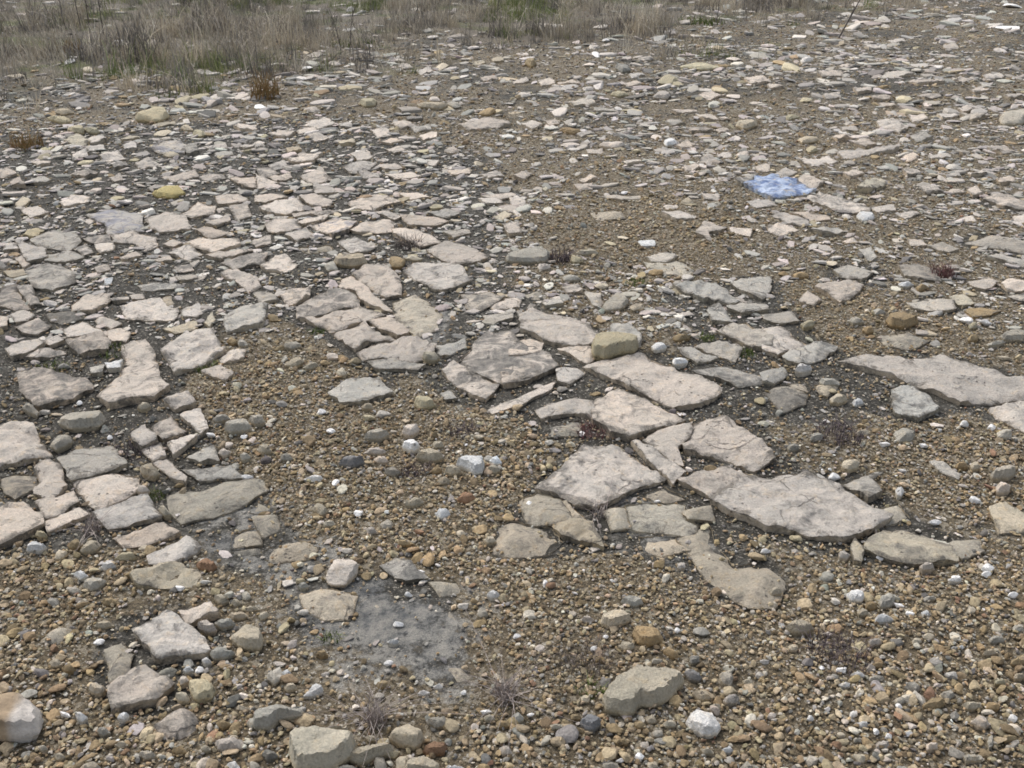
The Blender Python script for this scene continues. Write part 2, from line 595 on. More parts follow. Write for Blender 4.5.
    (0, 384): """
S p5 -40 175 60 150 130 155 150 205 195 265 60 300 -40 325
R g6 230 150 265 115 420 108 425 130 380 165 270 182 | long smooth grey stone between two rows of slabs at the left
R g5 195 240 240 200 290 190 290 220 250 245 210 268 | grey cobble against the right end of the leftmost slab
R g4 90 82 115 65 150 110 130 130
S g3 245 292 310 262 440 247 500 315 440 345 290 378
S p4 142 332 180 297 235 320 268 395 200 450 132 430 152 380
S m2 10 367 90 355 138 360 138 400 60 440 20 420
S p4 297 382 450 347 545 360 550 410 500 440 390 490 350 450
S p4 378 505 560 448 590 442 640 520 560 540 440 565
S p3 150 467 290 428 310 465 230 520 185 525
S p3 182 547 310 488 358 510 270 550 195 582
S p4 -40 495 90 475 170 510 165 560 60 615 -40 645
F p4 465 607 650 557 720 590 690 605 570 640 500 640 | long flat stone leaning forward below the left slab rows
F p4 595 682 740 612 795 650 740 695 660 715 600 708 | pale flat stone stepping down next to a rust-brown cobble
F c4 530 770 640 727 720 712 780 740 820 775 700 805 560 805 | broad cream flat stone lowest of the stepped left slabs
S p5 517 182 575 152 623 225 570 246 540 235
S p5 572 257 640 230 664 280 610 300
S p4 612 307 670 287 745 370 740 388 690 370 640 330
S p4 597 152 680 122 743 170 720 193 650 216 627 190
S p4 672 227 722 197 790 205 745 245 690 280
S p4 727 122 800 92 830 175 800 190 762 160
F p4 660 67 750 27 780 70 700 92
R c6 560 322 600 308 635 350 610 373 565 355 | small squarish cream block left of the strip of slabs
S g3 752 287 850 242 875 300 800 305
S g3 735 337 920 324 960 370 880 366 800 380
S m2 650 432 780 402 900 377 1020 387 1040 420 960 470 850 510 740 535 690 490
R c3 545 92 590 67 605 85 560 105
R p3 540 412 590 405 595 425 560 435
R c4 635 482 660 485 685 520 650 528
R w4 95 667 135 627 190 640 160 665 | white wedge-shaped stone below the left slab rows
R c5 210 702 240 652 275 665 240 700
R c5 310 667 370 617 410 625 380 660 330 680
R r5 785 707 830 692 868 720 840 750 795 735 | rust-brown rounded cobble beside the stepped flat stones
R w4 400 722 450 707 465 730 415 745
R y4 455 692 530 667 545 690 480 705
R y4 140 592 175 577 188 605 150 615
S m2 930 592 980 572 1040 562 1040 625 930 640
S m2 930 655 1040 636 1040 668 940 672
R g5 890 172 960 132 1000 150 1000 175 920 195
R g3 850 132 915 120 920 135 860 150
R p4 870 272 900 252 925 265 890 290
R g3 955 287 990 270 1005 290 970 303
R g5 995 130 1050 122 1060 150 1010 160
R w2 425 205 440 195 450 210 435 215
R w2 300 65 320 52 330 65 312 72
R g3 160 100 185 92 190 108 165 112
R w3 825 190 850 182 855 198 835 206
R w2 965 358 990 352 1005 368 980 376
R w2 965 205 985 192 990 208 972 213
R p3 895 235 920 226 925 244 903 250
R c3 560 660 595 648 600 662 570 670
R o5 270 640 320 612 330 650 285 660
R w3 290 760 330 740 355 765 320 780
""",
    (256, 384): """
S g3 300 30 380 -25 490 -15 540 30 440 60 340 65
R g5 425 212 470 177 540 185 490 222 | smooth grey oval stone at the top of the gravel hollow
R d5 325 312 370 287 440 300 380 330 | dark slate-grey oval stone in the gravel hollow
R p6 580 192 605 157 660 167 620 210 | pinkish cobble above the white one in the gravel hollow
R w6 580 242 620 218 660 245 625 268 | white cobble just below a pinkish cobble in the gravel hollow
R c5 635 277 700 257 755 290 700 308
R c5 750 342 790 320 825 345 790 362
R w7 795 302 850 283 915 290 905 350 870 362 845 330 | bright cream-white chunk, palest stone in the central gravel
R o4 700 342 730 320 745 345 715 358
R w3 930 297 965 288 985 315 960 320
R c3 920 337 950 314 980 345 950 355
R g4 510 347 550 328 580 345 545 368
R c4 725 382 760 368 780 385 745 402
R c5 590 477 640 450 675 465 630 490
R r5 800 457 840 432 880 440 850 475 | rust-pink cobble right of the centre of the gravel hollow
R w5 710 507 760 497 780 515 740 540
R g5 495 555 520 537 550 545 540 580 505 580
R p10 275 770 320 692 385 677 410 700 400 750 350 800 290 800 | pale blunt block with flat end, standing alone below the gravel hollow
S g3 500 722 560 692 620 702 640 740 680 765 600 775 540 750
R c4 220 492 250 467 290 505 260 530
R w3 185 377 240 364 285 380 240 390
R p4 420 275 470 254 520 262 510 278
R c4 0 252 50 242 65 265 20 275
R y5 630 62 670 37 720 75 690 92 650 90
S m2 770 67 840 62 845 105 780 115
S g2 735 22 780 14 800 50 760 60
S m2 -10 442 60 460 70 490 20 500 -20 495
S m1 -10 532 80 517 100 570 30 600
S m1 30 662 130 612 240 650 200 690 80 700
R w2 285 190 300 178 315 190 300 203
R w2 240 107 262 92 275 108 255 118
R w2 305 395 325 380 328 408 310 415
R w3 395 512 420 500 428 522 405 530
R r3 632 582 660 574 672 592 645 602
R c4 910 612 950 605 962 630 925 636
R g3 345 662 375 652 390 665 360 674
R p4 655 695 680 685 692 705 665 712
R w3 640 735 665 730 675 745 650 750
R o4 950 525 975 515 985 535 960 542
R c3 420 82 465 76 470 96 430 98
R y4 430 130 460 118 470 140 440 148
R g4 470 118 520 108 530 125 485 130
R p3 440 575 475 568 480 595 450 600
R g3 96 285 140 275 145 300 105 305
R c3 265 550 310 542 318 562 275 570
R p3 470 290 520 288 530 310 485 315
R c3 870 205 905 200 910 222 880 226
R c4 705 230 745 225 750 250 715 256
R o3 565 620 640 632 610 642 570 640
R c3 800 595 830 585 840 605 812 612
""",
    (512, 384): """
S p3 95 95 230 62 318 72 328 130 250 110 130 128
S p4 322 72 430 12 500 50 600 90 680 135 590 165 470 200 400 190 337 145
S p4 110 410 200 340 290 252 430 252 490 290 600 370 500 400 420 450 340 480 250 465 170 430
S p4 482 232 520 228 620 294 688 340 640 385 600 352
S p3 524 222 600 182 716 152 706 210 656 250 686 318 622 288
S p4 724 152 840 127 920 170 1010 240 1040 290 960 330 860 290 704 258 694 230
S p4 680 377 740 352 880 327 945 350 930 372 858 396 798 440 740 410
S p4 806 446 884 398 962 364 1024 350 1112 342 1168 356 1252 372 1400 460 1504 516 1412 576 1310 608 1224 600 1150 585 1024 562 880 500
S m3 -60 655 -40 562 0 542 138 562 182 610 138 660 0 672
S m3 40 452 110 427 190 460 238 522 190 543 70 540
S m3 202 457 230 457 288 525 250 530
S c4 172 557 250 538 318 547 358 640 280 620 200 600
S m2 480 482 600 472 682 482 686 532 740 550 700 590 560 570 490 560
S m3 692 502 790 478 803 530 710 530
S m4 692 616 800 560 832 644 892 704 1012 684 1080 764 1032 856 932 848 812 792 764 704
S m2 525 425 610 400 690 440 600 468
S m1 370 500 450 490 470 560 400 570
S m1 520 600 660 590 700 650 600 680 530 650
S m1 130 150 260 140 270 190 150 200
R w2 55 465 75 452 85 470 65 478
R w2 570 455 590 448 595 462 575 466
R o4 770 325 810 318 820 335 785 342
R p4 690 325 715 315 722 332 700 338
R o4 905 600 935 588 945 612 915 618
R w3 985 660 1030 655 1030 672 995 674
R w2 265 185 288 175 290 195 270 200
R p3 660 715 690 705 695 735 665 740
""",
    (768, 384): """
S g4 300 382 380 357 460 337 422 370 450 430 400 450 350 410
S c4 395 652 470 582 560 587 720 650 750 690 600 700 490 690
S g4 500 22 570 7 640 50 680 95 600 130 510 110
R g8 495 182 545 167 590 195 580 230 530 235 | greenish-grey angular cobble below the long slab at the right
R c5 295 302 340 290 370 325 330 345 300 330
F g3 650 312 700 312 770 350 760 372 690 345
R g5 890 352 940 322 995 345 970 370 910 375 | blue-grey smooth stone near the right edge
S c3 890 492 950 472 1050 530 1050 575 930 580
R c5 245 52 280 33 318 55 300 75 260 70
R w4 335 67 370 50 385 75 355 90
R c4 350 187 400 178 405 200 365 205
R w3 245 357 265 344 285 352 275 370 250 370
R w4 510 417 528 400 545 420 540 450 520 445
R w3 805 452 830 438 850 455 825 465
R w3 650 543 675 534 692 548 670 558
R w3 878 172 900 162 912 175 895 184
R g4 910 182 970 182 980 210 930 215
R w4 860 722 885 713 912 730 880 742
R g4 590 562 605 558 622 582 605 588
S m1 -10 22 80 2 150 30 140 70 60 100 30 60
S c3 190 -8 290 0 240 40 210 30
S c3 330 642 350 612 385 660 375 705 342 710
R p3 280 662 330 670 325 700 290 695
R g3 75 242 120 230 127 262 90 267
R g3 170 202 220 190 217 220 172 226
S m1 420 500 520 470 560 520 480 550
S m2 740 600 840 610 860 660 780 680 720 640
R p4 910 392 965 385 972 430 925 436
R o3 750 315 790 308 800 330 762 336
R c4 805 305 840 312 855 340 820 342
R w3 445 240 478 235 482 252 455 257
R w3 605 240 630 234 638 252 615 257
R w3 765 150 795 146 802 164 772 168
R w4 735 765 765 755 778 770 750 782
R w3 440 675 462 668 468 685 445 690
R w3 860 748 885 742 892 762 868 766
R p5 605 720 655 708 668 735 625 742
R w2 525 340 545 330 552 345 535 350
""",
    (0, 576): """
R c8 -160 470 0 458 120 460 165 500 155 580 120 640 50 662 -150 660 | boulder at the left edge, brown on its left half and white on its right
S p7 542 212 680 152 740 185 810 240 825 290 700 310 630 325 590 270
F p5 715 132 840 102 870 140 800 165 750 175
R p5 785 192 830 167 865 215 820 225
S p6 430 442 530 382 580 364 690 420 640 465 590 490 500 510 450 525
S p5 615 582 680 532 730 512 790 560 780 605 700 630 640 610
R c8 920 232 960 197 1024 192 1050 215 1040 300 960 290 | large cream angular stone right of the lower left slabs
R g6 840 297 900 277 945 300 900 325 850 330
R y7 755 412 830 402 860 440 840 490 770 500 | yellowish squarish cobble right of two low pale slabs
R c5 700 472 750 452 755 500 710 500
R p4 715 412 745 390 755 420 720 435
R w3 730 372 760 350 775 378 745 386
R w3 778 362 800 347 808 372 785 384
R w3 806 328 835 320 845 345 815 355
S m2 412 282 480 257 520 300 510 370 440 400 432 340
R g5 355 437 400 422 425 440 400 470 365 470
R w4 465 562 500 540 520 552 490 580 | small bright white sliver in front of the low pale slabs
R p7 862 647 965 637 978 670 960 690 870 700 | pink brick-shaped stone near the bottom left
R g6 325 37 380 2 430 0 410 30 350 65
R c4 855 77 890 72 915 95 880 118
R g4 855 177 920 167 945 190 880 210
R c4 910 147 980 137 995 160 930 175
R c4 968 125 1030 115 1040 135 985 142
R w3 375 267 410 242 415 260 385 278
R c4 370 192 440 177 460 195 400 210
S m2 160 252 230 192 290 210 230 260
R g5 315 770 340 735 385 735 405 770 360 790
R w4 300 545 330 535 350 565 320 590
R w3 235 540 262 525 275 545 250 555
R g4 385 610 425 595 440 625 405 640
R o5 685 690 730 675 745 700 705 715
R o5 860 580 900 570 930 590 880 610
R c5 800 680 830 668 845 695 815 705
R c4 920 650 935 640 950 655 930 665
R g4 965 65 995 58 1005 85 975 100
R c4 920 100 950 85 970 108 940 125
R w4 905 745 945 735 960 768 925 780
R o4 400 95 470 85 480 110 420 118
R c4 320 95 350 85 360 110 330 120
R g4 150 675 180 665 190 695 160 700
R c3 455 670 495 655 515 675 480 690
R c3 215 710 250 700 258 725 225 735
R o4 245 360 290 350 300 375 255 385
R g5 550 705 595 690 625 715 580 735
R c4 195 335 240 328 248 355 205 362
R w3 705 45 732 38 738 55 712 60
R g4 985 575 1030 560 1040 600 1000 608
R c4 945 515 975 508 985 530 955 538
R p3 960 470 990 462 998 482 968 488
""",
    (256, 576): """
R w6 180 487 240 425 268 430 265 460 220 485 | pinkish-white teardrop stone with a sharp left tip
R g7 -10 545 120 502 190 502 180 540 90 560 50 612 -20 612 | long grey bent stone behind the large block at the bottom
R c8 135 612 260 602 400 627 380 700 290 775 160 775 140 740 | large squared grey-tan block at the bottom edge left of centre
R c8 525 627 620 577 675 635 640 690 560 660 | tan faceted cobble in front of the two dried grass tufts
R c6 365 722 400 692 530 657 555 685 470 720 410 755 | long tan stone against the right side of the large bottom block
R g6 470 732 510 707 525 768 480 780
R c6 560 722 610 702 602 780 562 780
R y5 515 702 580 690 560 725 525 722
R c8 600 742 680 707 735 740 720 790 600 790 | flat-topped grey-tan stone cut by the bottom edge below the faceted cobble
R r6 665 692 720 652 765 660 750 710 690 715 | rust and cream stone right of the tan faceted cobble
R g6 680 567 760 557 770 590 720 612
S m3 740 152 775 112 825 155 800 178
R g4 810 112 840 97 855 118 830 128
R w4 920 72 950 54 978 75 950 90
R o3 852 92 880 84 888 100 862 106
R m4 880 152 910 107 930 155 900 165
R w4 545 187 575 167 585 185 560 200
R w5 520 262 545 245 575 258 555 275
R g5 40 402 65 363 95 410 70 435
R w4 100 382 125 366 143 390 120 405
R w4 645 470 660 450 700 460 670 478 | left of two small white stones on the grey silt
R w4 705 437 740 425 748 445 720 452 | right of two small white stones on the grey silt
S m2 190 72 300 47 385 70 360 150 270 160 200 110
R c4 5 162 40 137 55 150 20 175
R g4 165 32 200 20 210 40 180 52
R w3 590 62 620 55 622 72 595 75
R w3 515 345 540 330 545 352 522 358
S m1 760 360 830 345 890 400 800 420
S m1 700 20 800 15 830 60 740 70
S m1 420 95 470 70 540 85 560 140 500 155 440 140
R o5 480 425 520 410 535 440 495 448
R w4 900 535 930 522 938 548 908 555
R o4 960 575 1010 570 1015 600 970 605
R c4 110 440 150 418 165 450 125 458
R o4 240 305 275 290 290 315 255 322
R g5 20 700 70 685 90 720 45 740
R w4 150 770 180 745 205 770 170 785
R g6 300 765 380 750 420 775 320 790
R p5 970 680 1010 668 1025 710 985 715
R c4 440 635 475 628 480 660 450 662
R c4 285 600 340 592 350 610 295 615
R w3 820 455 835 448 838 470 825 474
R c5 910 555 950 548 955 575 918 580
R w5 760 752 820 755 840 775 770 780
R g4 170 130 195 120 203 145 178 152
""",
    (512, 576): """
R c7 360 482 420 402 490 354 560 360 640 352 690 382 620 490 560 510 510 502 490 555 390 540 | largest loose boulder, flat tan-grey slab with a notched front, bottom right of centre
R c6 355 162 400 132 460 130 478 170 400 205 360 190 | cream rounded stone left of a brown square stone
R o7 480 207 500 192 580 192 608 255 560 280 510 270 | brown square stone with dark shaded front above the largest boulder
R g3 430 97 470 72 530 100 490 125
R p4 265 172 300 158 330 170 315 190
R w7 695 562 740 522 790 527 840 600 820 635 770 640 720 600 | brightest white rough chunk right of the largest boulder
R w5 835 692 870 672 890 700 860 710 | small pure white stone in front of the bright white chunk
R o5 600 287 625 278 672 318 650 330
R d6 690 372 710 362 760 400 750 425 710 405 | purple-grey oval pebble at the right tip of the largest boulder
R g6 825 387 855 370 885 390 880 445 850 430
R p5 845 487 880 462 910 480 900 510 860 510
R c5 715 457 770 452 800 490 760 500
R d6 265 582 310 547 360 580 320 625 | flat blue-grey rounded stone left of the largest boulder's foot
R o5 400 642 470 652 465 675 410 667
R c5 420 267 470 264 495 280 460 305
R o5 235 547 270 547 275 575 240 575
R g6 905 775 940 722 968 775 930 790
R g5 -5 562 25 532 50 570 20 585
R c5 600 582 650 567 660 600 620 605
R w4 490 712 520 705 530 730 505 738
R w3 365 242 378 235 385 250 372 256
R w4 315 287 335 275 340 300 320 305
R g5 710 312 750 310 745 350 715 350
R o5 490 572 540 590 520 612 492 595
R o5 235 600 290 610 285 632 240 620
R c5 525 555 570 550 580 590 540 588
R g5 560 330 600 325 600 352 560 352
R c5 150 590 200 585 205 610 160 615
R g5 560 620 600 605 605 640 570 645
R o4 330 318 370 315 372 340 340 345
R p4 510 660 545 655 550 685 518 688
R g4 615 205 640 200 640 225 618 228
R w3 645 212 668 208 672 228 650 232
R c4 925 410 960 405 965 430 930 434
R g5 975 380 1005 375 1010 400 980 404
R p4 135 485 160 478 165 510 140 515
R c4 750 680 800 690 810 710 770 712
R w4 415 735 445 722 450 745 425 752
R w3 60 545 85 540 85 562 65 566
R c4 275 475 310 470 312 500 282 505
R c4 790 510 830 505 835 530 800 536
R w3 120 15 140 12 148 35 128 40
R p4 95 285 125 280 128 305 100 308
R g4 180 95 205 92 208 108 185 112
R w3 0 240 30 235 32 255 5 258
R o4 255 100 290 95 292 118 262 122
R c5 540 740 580 735 585 768 545 770
R g6 360 745 420 738 430 768 370 770
""",
    (768, 576): """
R w7 310 62 345 44 388 75 380 105 335 97 | white egg-shaped stone at the head of the right-hand gravel
R g7 445 92 475 57 510 52 500 120 460 130 | upright grey and tan stone right of the white egg-shaped stone
R w5 430 157 490 148 505 180 435 187 | white blocky stone with tan side below the upright grey stone
R w4 505 112 530 105 545 130 515 135
R w4 610 142 635 127 650 155 625 165
R w4 720 7 770 0 775 20 735 22
R c5 70 192 120 168 190 205 150 225 100 215
R w5 325 392 370 374 392 395 360 412 | white oval stone right of centre of the lower right gravel
R w4 275 377 310 360 315 385 290 388
R w4 280 427 325 418 328 445 295 446
R g7 545 432 580 412 610 440 600 475 570 462 | grey stone with a white cap in the lower right gravel
R g6 690 467 730 442 750 480 720 500
R o7 620 507 660 480 710 495 690 525 630 530 | largest ochre rounded stone in the lower right gravel
R c5 770 502 850 502 855 520 810 540
R p6 805 572 840 552 900 590 870 610
R w5 340 582 380 575 425 595 380 612
R w4 415 622 435 612 447 632 430 642
R w4 730 282 780 272 785 290 745 297
R g4 620 82 670 76 672 95 630 98
R c6 330 702 380 705 400 740 370 752
R y5 905 412 945 408 950 430 915 434 | bright orange-yellow pebble near the right edge of the lower gravel
R c5 355 132 380 122 410 155 370 158
R o5 385 107 430 98 440 125 400 132
R g4 250 92 275 76 288 100 262 110
R c5 0 52 40 40 60 65 20 77
R w3 960 70 990 66 1000 84 972 88
R w3 550 152 580 146 588 164 562 168
R c4 575 250 610 242 618 268 585 275
R c4 620 248 650 238 660 262 632 268
R p4 610 290 655 282 668 302 625 308
R o5 570 520 610 525 600 555 575 550
R o4 870 500 930 505 925 535 885 530
R w4 965 555 990 545 1000 572 975 580
R p4 915 600 955 595 960 622 925 626
R g5 880 640 895 620 905 680 888 690
R w4 465 640 490 630 500 652 475 660
R w3 545 622 570 612 575 638 552 642
R p5 635 660 675 655 680 692 640 698
R g5 780 710 850 705 865 735 800 742
R c5 860 310 890 285 925 300 890 320
R g5 880 242 930 235 950 260 900 270
R p4 400 252 445 245 460 268 415 276
R w4 325 540 355 532 362 558 332 572
R w3 150 565 180 558 182 578 156 580
R w3 505 520 530 512 540 530 515 538
R p4 -5 545 30 540 40 560 5 566
R o5 940 635 990 628 1000 655 950 662
R p5 430 660 480 652 490 690 440 696
R g4 340 645 380 640 385 665 348 668
R c4 470 360 505 358 520 385 485 380
R o4 415 345 450 335 460 362 425 366
R g5 400 398 460 392 465 420 410 425
R c4 80 275 115 265 122 295 90 300
R p4 220 215 250 205 258 232 228 236
R c3 330 280 360 275 365 292 335 294
R c4 270 630 300 622 308 648 278 652
R g4 505 485 540 480 548 510 515 515
R c4 735 242 762 236 768 258 742 262
R c4 795 130 820 125 826 150 800 155
R g5 975 195 1015 190 1030 220 985 222
R o5 970 330 1020 320 1030 350 980 355
R c4 985 385 1020 380 1025 410 990 412
""",
    (0, 0): """
R w9 445 168 500 155 525 175 470 190 | pale stone lying in dry grass at the far left
R p9 575 168 620 150 632 165 590 185 | pinkish stone in the dry grass right of a pale one
R y16 520 472 600 450 660 422 682 450 610 487 | long yellowish boulder, biggest stone below the grass at the left
R y8 190 462 230 455 285 480 240 497
R c7 210 447 270 432 300 445 240 457
R y9 270 507 310 490 340 510 320 535 280 527
R y8 340 500 400 520 375 534 345 525
F c5 260 560 310 537 360 555 320 577
F p4 340 547 400 535 425 555 370 567
F g4 590 587 680 560 745 575 730 605 640 612 | flat stone stained slate blue in the far left rubble
R c5 650 615 700 605 720 618 670 630
F g5 730 582 780 575 795 600 750 612
R c7 725 502 760 495 770 520 735 522
R y7 770 527 800 515 825 535 790 550
F p4 940 502 1024 492 1024 515 960 517
F p4 960 582 1024 560 1060 580 980 592
R y5 315 650 340 630 370 645 340 657
F p4 290 612 345 600 345 620 290 632
F g4 110 722 160 700 210 715 150 730
F p4 0 682 40 665 60 690 0 707
F p4 40 727 80 710 100 740 50 742
F p4 280 692 340 672 390 690 340 707
F p4 400 622 470 605 500 630 420 642
F p4 540 652 600 635 645 655 570 672
F p4 450 652 500 640 510 660 460 672
R k8 608 766 660 744 732 738 738 768 680 792 620 788 | bright yellow flat stone among grey fragments, upper left
F p3 650 707 780 680 790 705 690 722
F p3 800 702 890 690 900 710 820 717
S p3 920 712 1024 695 1024 750 980 742
F p3 120 640 200 640 200 652 150 660
F p4 490 577 540 565 545 590 500 602
F p3 440 712 480 695 490 715 455 722
F p3 345 587 410 575 415 592 360 600
F c4 480 547 550 535 560 550 490 562
R p6 520 320 550 310 555 330 530 335
R w6 260 240 290 232 295 250 268 252
R y9 660 110 690 95 705 110 675 120 | yellowish stone half hidden in far dry grass
R p5 720 370 740 362 745 380 725 385
R c5 50 300 70 292 75 310 55 312
R c5 330 270 370 262 375 285 338 288
F c4 610 490 690 482 700 492 640 500
F p3 820 585 900 575 910 590 840 598
F g3 860 610 920 602 930 618 880 622
R c4 630 530 665 522 672 545 640 548
""",
    (256, 0): """
R y9 410 407 430 390 488 392 470 420 430 427 | yellow wedge-shaped stone just in front of the dry grass
R c8 640 412 690 397 770 415 740 437 660 427 | pale stone with a yellow end, top of the upper middle rubble
R p5 690 402 700 380 730 385 735 405 | small pink stone perched on a pale stone in the upper middle
R g6 760 407 800 400 822 425 790 432
F p5 815 492 920 467 1010 490 960 505 870 514 | broad pale flat stone at the upper middle
R o7 880 457 930 430 965 435 930 462 | tan stone just behind the broad pale flat stone
F p4 115 622 180 600 260 610 230 640 150 642
R p6 185 437 225 420 257 440 220 452
F p4 190 497 270 473 310 490 250 507
F p4 50 532 90 513 155 530 110 547
F p4 215 542 250 530 290 550 240 564
F p3 160 517 240 510 240 525 175 530
F p4 330 492 380 490 385 505 340 507
F c4 330 562 390 545 395 570 340 575
S p3 350 667 420 645 480 655 440 685 380 692
S p3 482 657 560 650 580 670 520 677
S p3 515 692 620 687 655 705 560 714
F p3 410 692 490 687 490 705 430 710
S p3 0 692 40 710 85 725 0 747
S p3 175 702 250 682 300 710 230 730
S p3 50 652 110 640 125 660 70 674
S p3 0 672 60 672 90 690 20 702
S p3 50 707 130 690 140 705 80 720
R p5 750 602 790 580 815 600 780 615
F p4 460 517 530 510 535 535 490 542
F p4 540 492 600 483 640 495 580 512
F p3 640 532 720 530 720 548 670 552
F p3 600 467 660 460 665 475 610 480
R c6 720 267 745 250 770 262 740 277
R p5 565 262 610 252 630 268 590 277
F p5 640 277 690 270 705 285 660 292
S p2 380 612 440 600 470 625 410 642
S p2 520 592 570 580 600 600 550 612
F p4 900 307 960 300 965 312 910 317
F g3 610 507 690 500 700 515 640 524
S p3 225 732 290 737 320 768 240 770
R p5 280 252 310 240 345 255 310 264 | pink-tan stone at the foot of the dry grass
F p3 500 567 560 547 590 560 540 572
F p3 670 642 730 640 720 655 690 660
F c4 120 592 170 582 180 600 130 607
F p3 900 692 960 680 990 700 930 712
F p4 0 562 45 560 20 580 0 592
R w5 180 270 210 262 215 280 188 285
R w5 355 115 382 108 388 122 362 126
R g5 550 240 585 232 590 248 558 252
F c4 860 245 910 238 920 250 870 256
F c4 940 232 985 228 990 240 950 244
S p2 770 680 850 675 860 690 790 696
R c4 870 645 900 638 905 655 878 660
""",
    (512, 0): """
R g10 410 257 450 250 480 280 440 292 | grey angular stone tilted up in the far middle rubble
R p6 500 232 550 218 570 235 530 244
R y8 660 262 740 250 850 265 780 279 | long mossy yellow-grey stone in the far rubble
R y9 580 327 620 290 680 310 640 337 | yellow pointed stone below the long mossy one in the far rubble
R y7 390 372 430 362 470 375 430 387 | small bright yellow flat stone in the upper right rubble
R p8 560 387 600 355 635 375 625 397
F p4 740 377 800 365 850 375 790 392
R p5 15 377 60 365 80 380 40 390
R p5 280 347 310 338 330 358 290 367
R o5 185 517 230 505 280 520 250 537 | orange-tan flat stone in the upper right rubble
F p4 260 532 310 520 330 535 280 542
R p6 345 577 380 560 460 575 410 594
R w7 605 557 640 545 662 570 620 587 | rounded whitish stone in the upper right rubble, behind the blue-painted slab
F p4 660 582 700 562 745 575 680 590
F p5 5 702 40 680 80 685 50 712
R c9 890 492 930 475 985 490 940 517 | thick cream-topped stone with tan side in the upper right rubble
R p5 830 472 850 460 870 475 845 484
F p4 735 452 800 457 830 470 770 474
F g4 600 482 640 470 690 490 640 502
F p4 40 497 90 480 120 490 80 512
F p4 130 487 170 478 190 490 150 496
F p4 750 642 780 625 820 640 790 654
R p5 895 612 940 600 950 625 910 627
F p3 820 617 870 608 885 625 840 629
F p4 970 667 1030 655 1030 682 990 685
F p4 680 662 740 648 750 665 700 674
F p4 265 712 310 697 340 712 280 724
F p3 250 737 320 730 320 750 270 754
F p3 440 642 500 632 515 650 460 657
R p4 690 702 720 690 735 710 705 716
R p4 200 582 240 570 265 580 230 588
F p5 930 312 1000 300 1040 320 960 332
F p4 180 327 250 315 270 330 200 337
F p4 105 322 160 316 170 332 120 337
F p4 700 507 780 500 800 520 720 527
F p4 810 517 860 505 870 520 830 526
R p5 860 232 890 220 910 240 880 247
F p4 640 442 720 430 740 440 660 450
R p5 860 377 910 370 920 385 880 392
R y5 440 442 500 430 512 442 460 450
R o14 50 245 75 230 100 245 80 270 | rusty tan stone at the grass edge in the upper middle
R p6 290 258 320 250 328 265 300 270
F p4 445 330 500 322 515 335 460 342
F p4 465 295 520 285 530 298 480 306
R w6 320 215 345 208 350 222 328 226
R w6 360 155 385 148 390 163 368 168
F p4 0 320 55 310 65 322 10 328
F g4 230 405 320 395 330 412 250 418
F g3 330 432 410 425 420 442 340 446
R p4 560 540 590 530 595 550 568 555
R y5 480 600 505 590 512 605 488 610
F p3 300 600 360 592 365 608 310 612
F g5 895 717 950 698 985 692 950 722 920 730
""",
    (768, 0): """
F p4 30 692 70 668 120 690 60 707
F p4 95 712 160 700 220 725 180 750
F p4 280 602 440 600 520 585 500 602 320 624 | long narrow pale slab in the right rubble above the blue-painted slab
F p4 130 637 240 628 280 645 180 657
R c7 115 552 160 545 210 555 150 575 | yellowish flat stone above the narrow pale slab
R y5 150 592 180 575 205 600 170 612 | mossy olive stone below the yellowish flat stone
F c6 360 752 420 710 470 715 460 740 400 757
F p5 440 482 500 475 560 505 520 517 460 502
F g5 570 542 620 530 660 545 600 560
F p4 880 592 940 580 1010 605 940 609
F p4 600 752 660 740 700 760 640 770
F p3 720 757 760 748 790 765 740 770
F p4 800 757 830 748 858 768 820 776
F p4 680 457 750 445 760 460 700 472
F g6 770 452 890 453 820 474
R y7 520 397 550 378 570 390 540 407
F p4 600 377 680 370 690 385 630 392
R g14 920 462 980 435 1040 450 1040 500 960 497 | large greenish-grey boulder at the far right edge
F p4 345 567 390 555 430 570 390 582
F p4 260 542 310 530 330 550 280 555
F p4 300 692 340 675 385 690 330 707
F p5 540 622 580 605 610 620 560 637
R w9 130 242 160 222 180 235 150 252 | whitish upright stone in the far right rubble
R o8 35 252 55 238 70 255 50 266
R y6 65 467 100 455 130 465 90 480
F p5 800 357 850 345 890 355 830 365
F p5 950 377 1024 365 1030 380 970 386
F p5 340 352 410 345 410 360 360 367
F p4 640 612 720 610 730 625 660 630
F p3 540 682 600 675 610 695 560 700
F p5 430 297 500 285 580 295 500 305
F p5 480 160 540 150 548 162 500 167
R p6 345 88 375 78 390 90 360 98
F p5 760 432 800 420 820 435 780 442
F p5 390 185 440 178 450 190 405 195
F p5 700 180 750 172 760 188 715 193
F p5 560 320 680 312 700 325 600 332
F p5 860 300 930 292 940 306 880 312
F p5 200 290 290 282 300 296 220 302
F p4 0 340 50 334 60 346 10 351
F p4 220 380 280 368 290 384 235 390
F p5 760 310 820 304 830 318 775 322
F p4 440 410 500 402 510 418 455 422
F p5 410 376 490 385 480 398 425 392
R y6 130 395 160 388 168 402 140 408
R y7 75 268 105 255 115 275 85 284
F p4 560 460 620 450 640 475 580 480
F p4 280 505 350 498 360 515 300 520
F p4 700 690 760 684 770 700 715 704
F p4 800 680 860 672 875 690 815 695
F p4 920 710 980 704 990 722 930 726
R g5 710 665 750 655 760 672 725 680
R c4 640 700 670 690 675 706 650 712
R w7 955 20 985 12 990 28 962 30
R w6 950 105 985 98 990 112 958 116
""",
}
BLUE_SLAB = [(743, 182), (763, 172.5), (786, 176), (814, 189), (773, 197.5)]

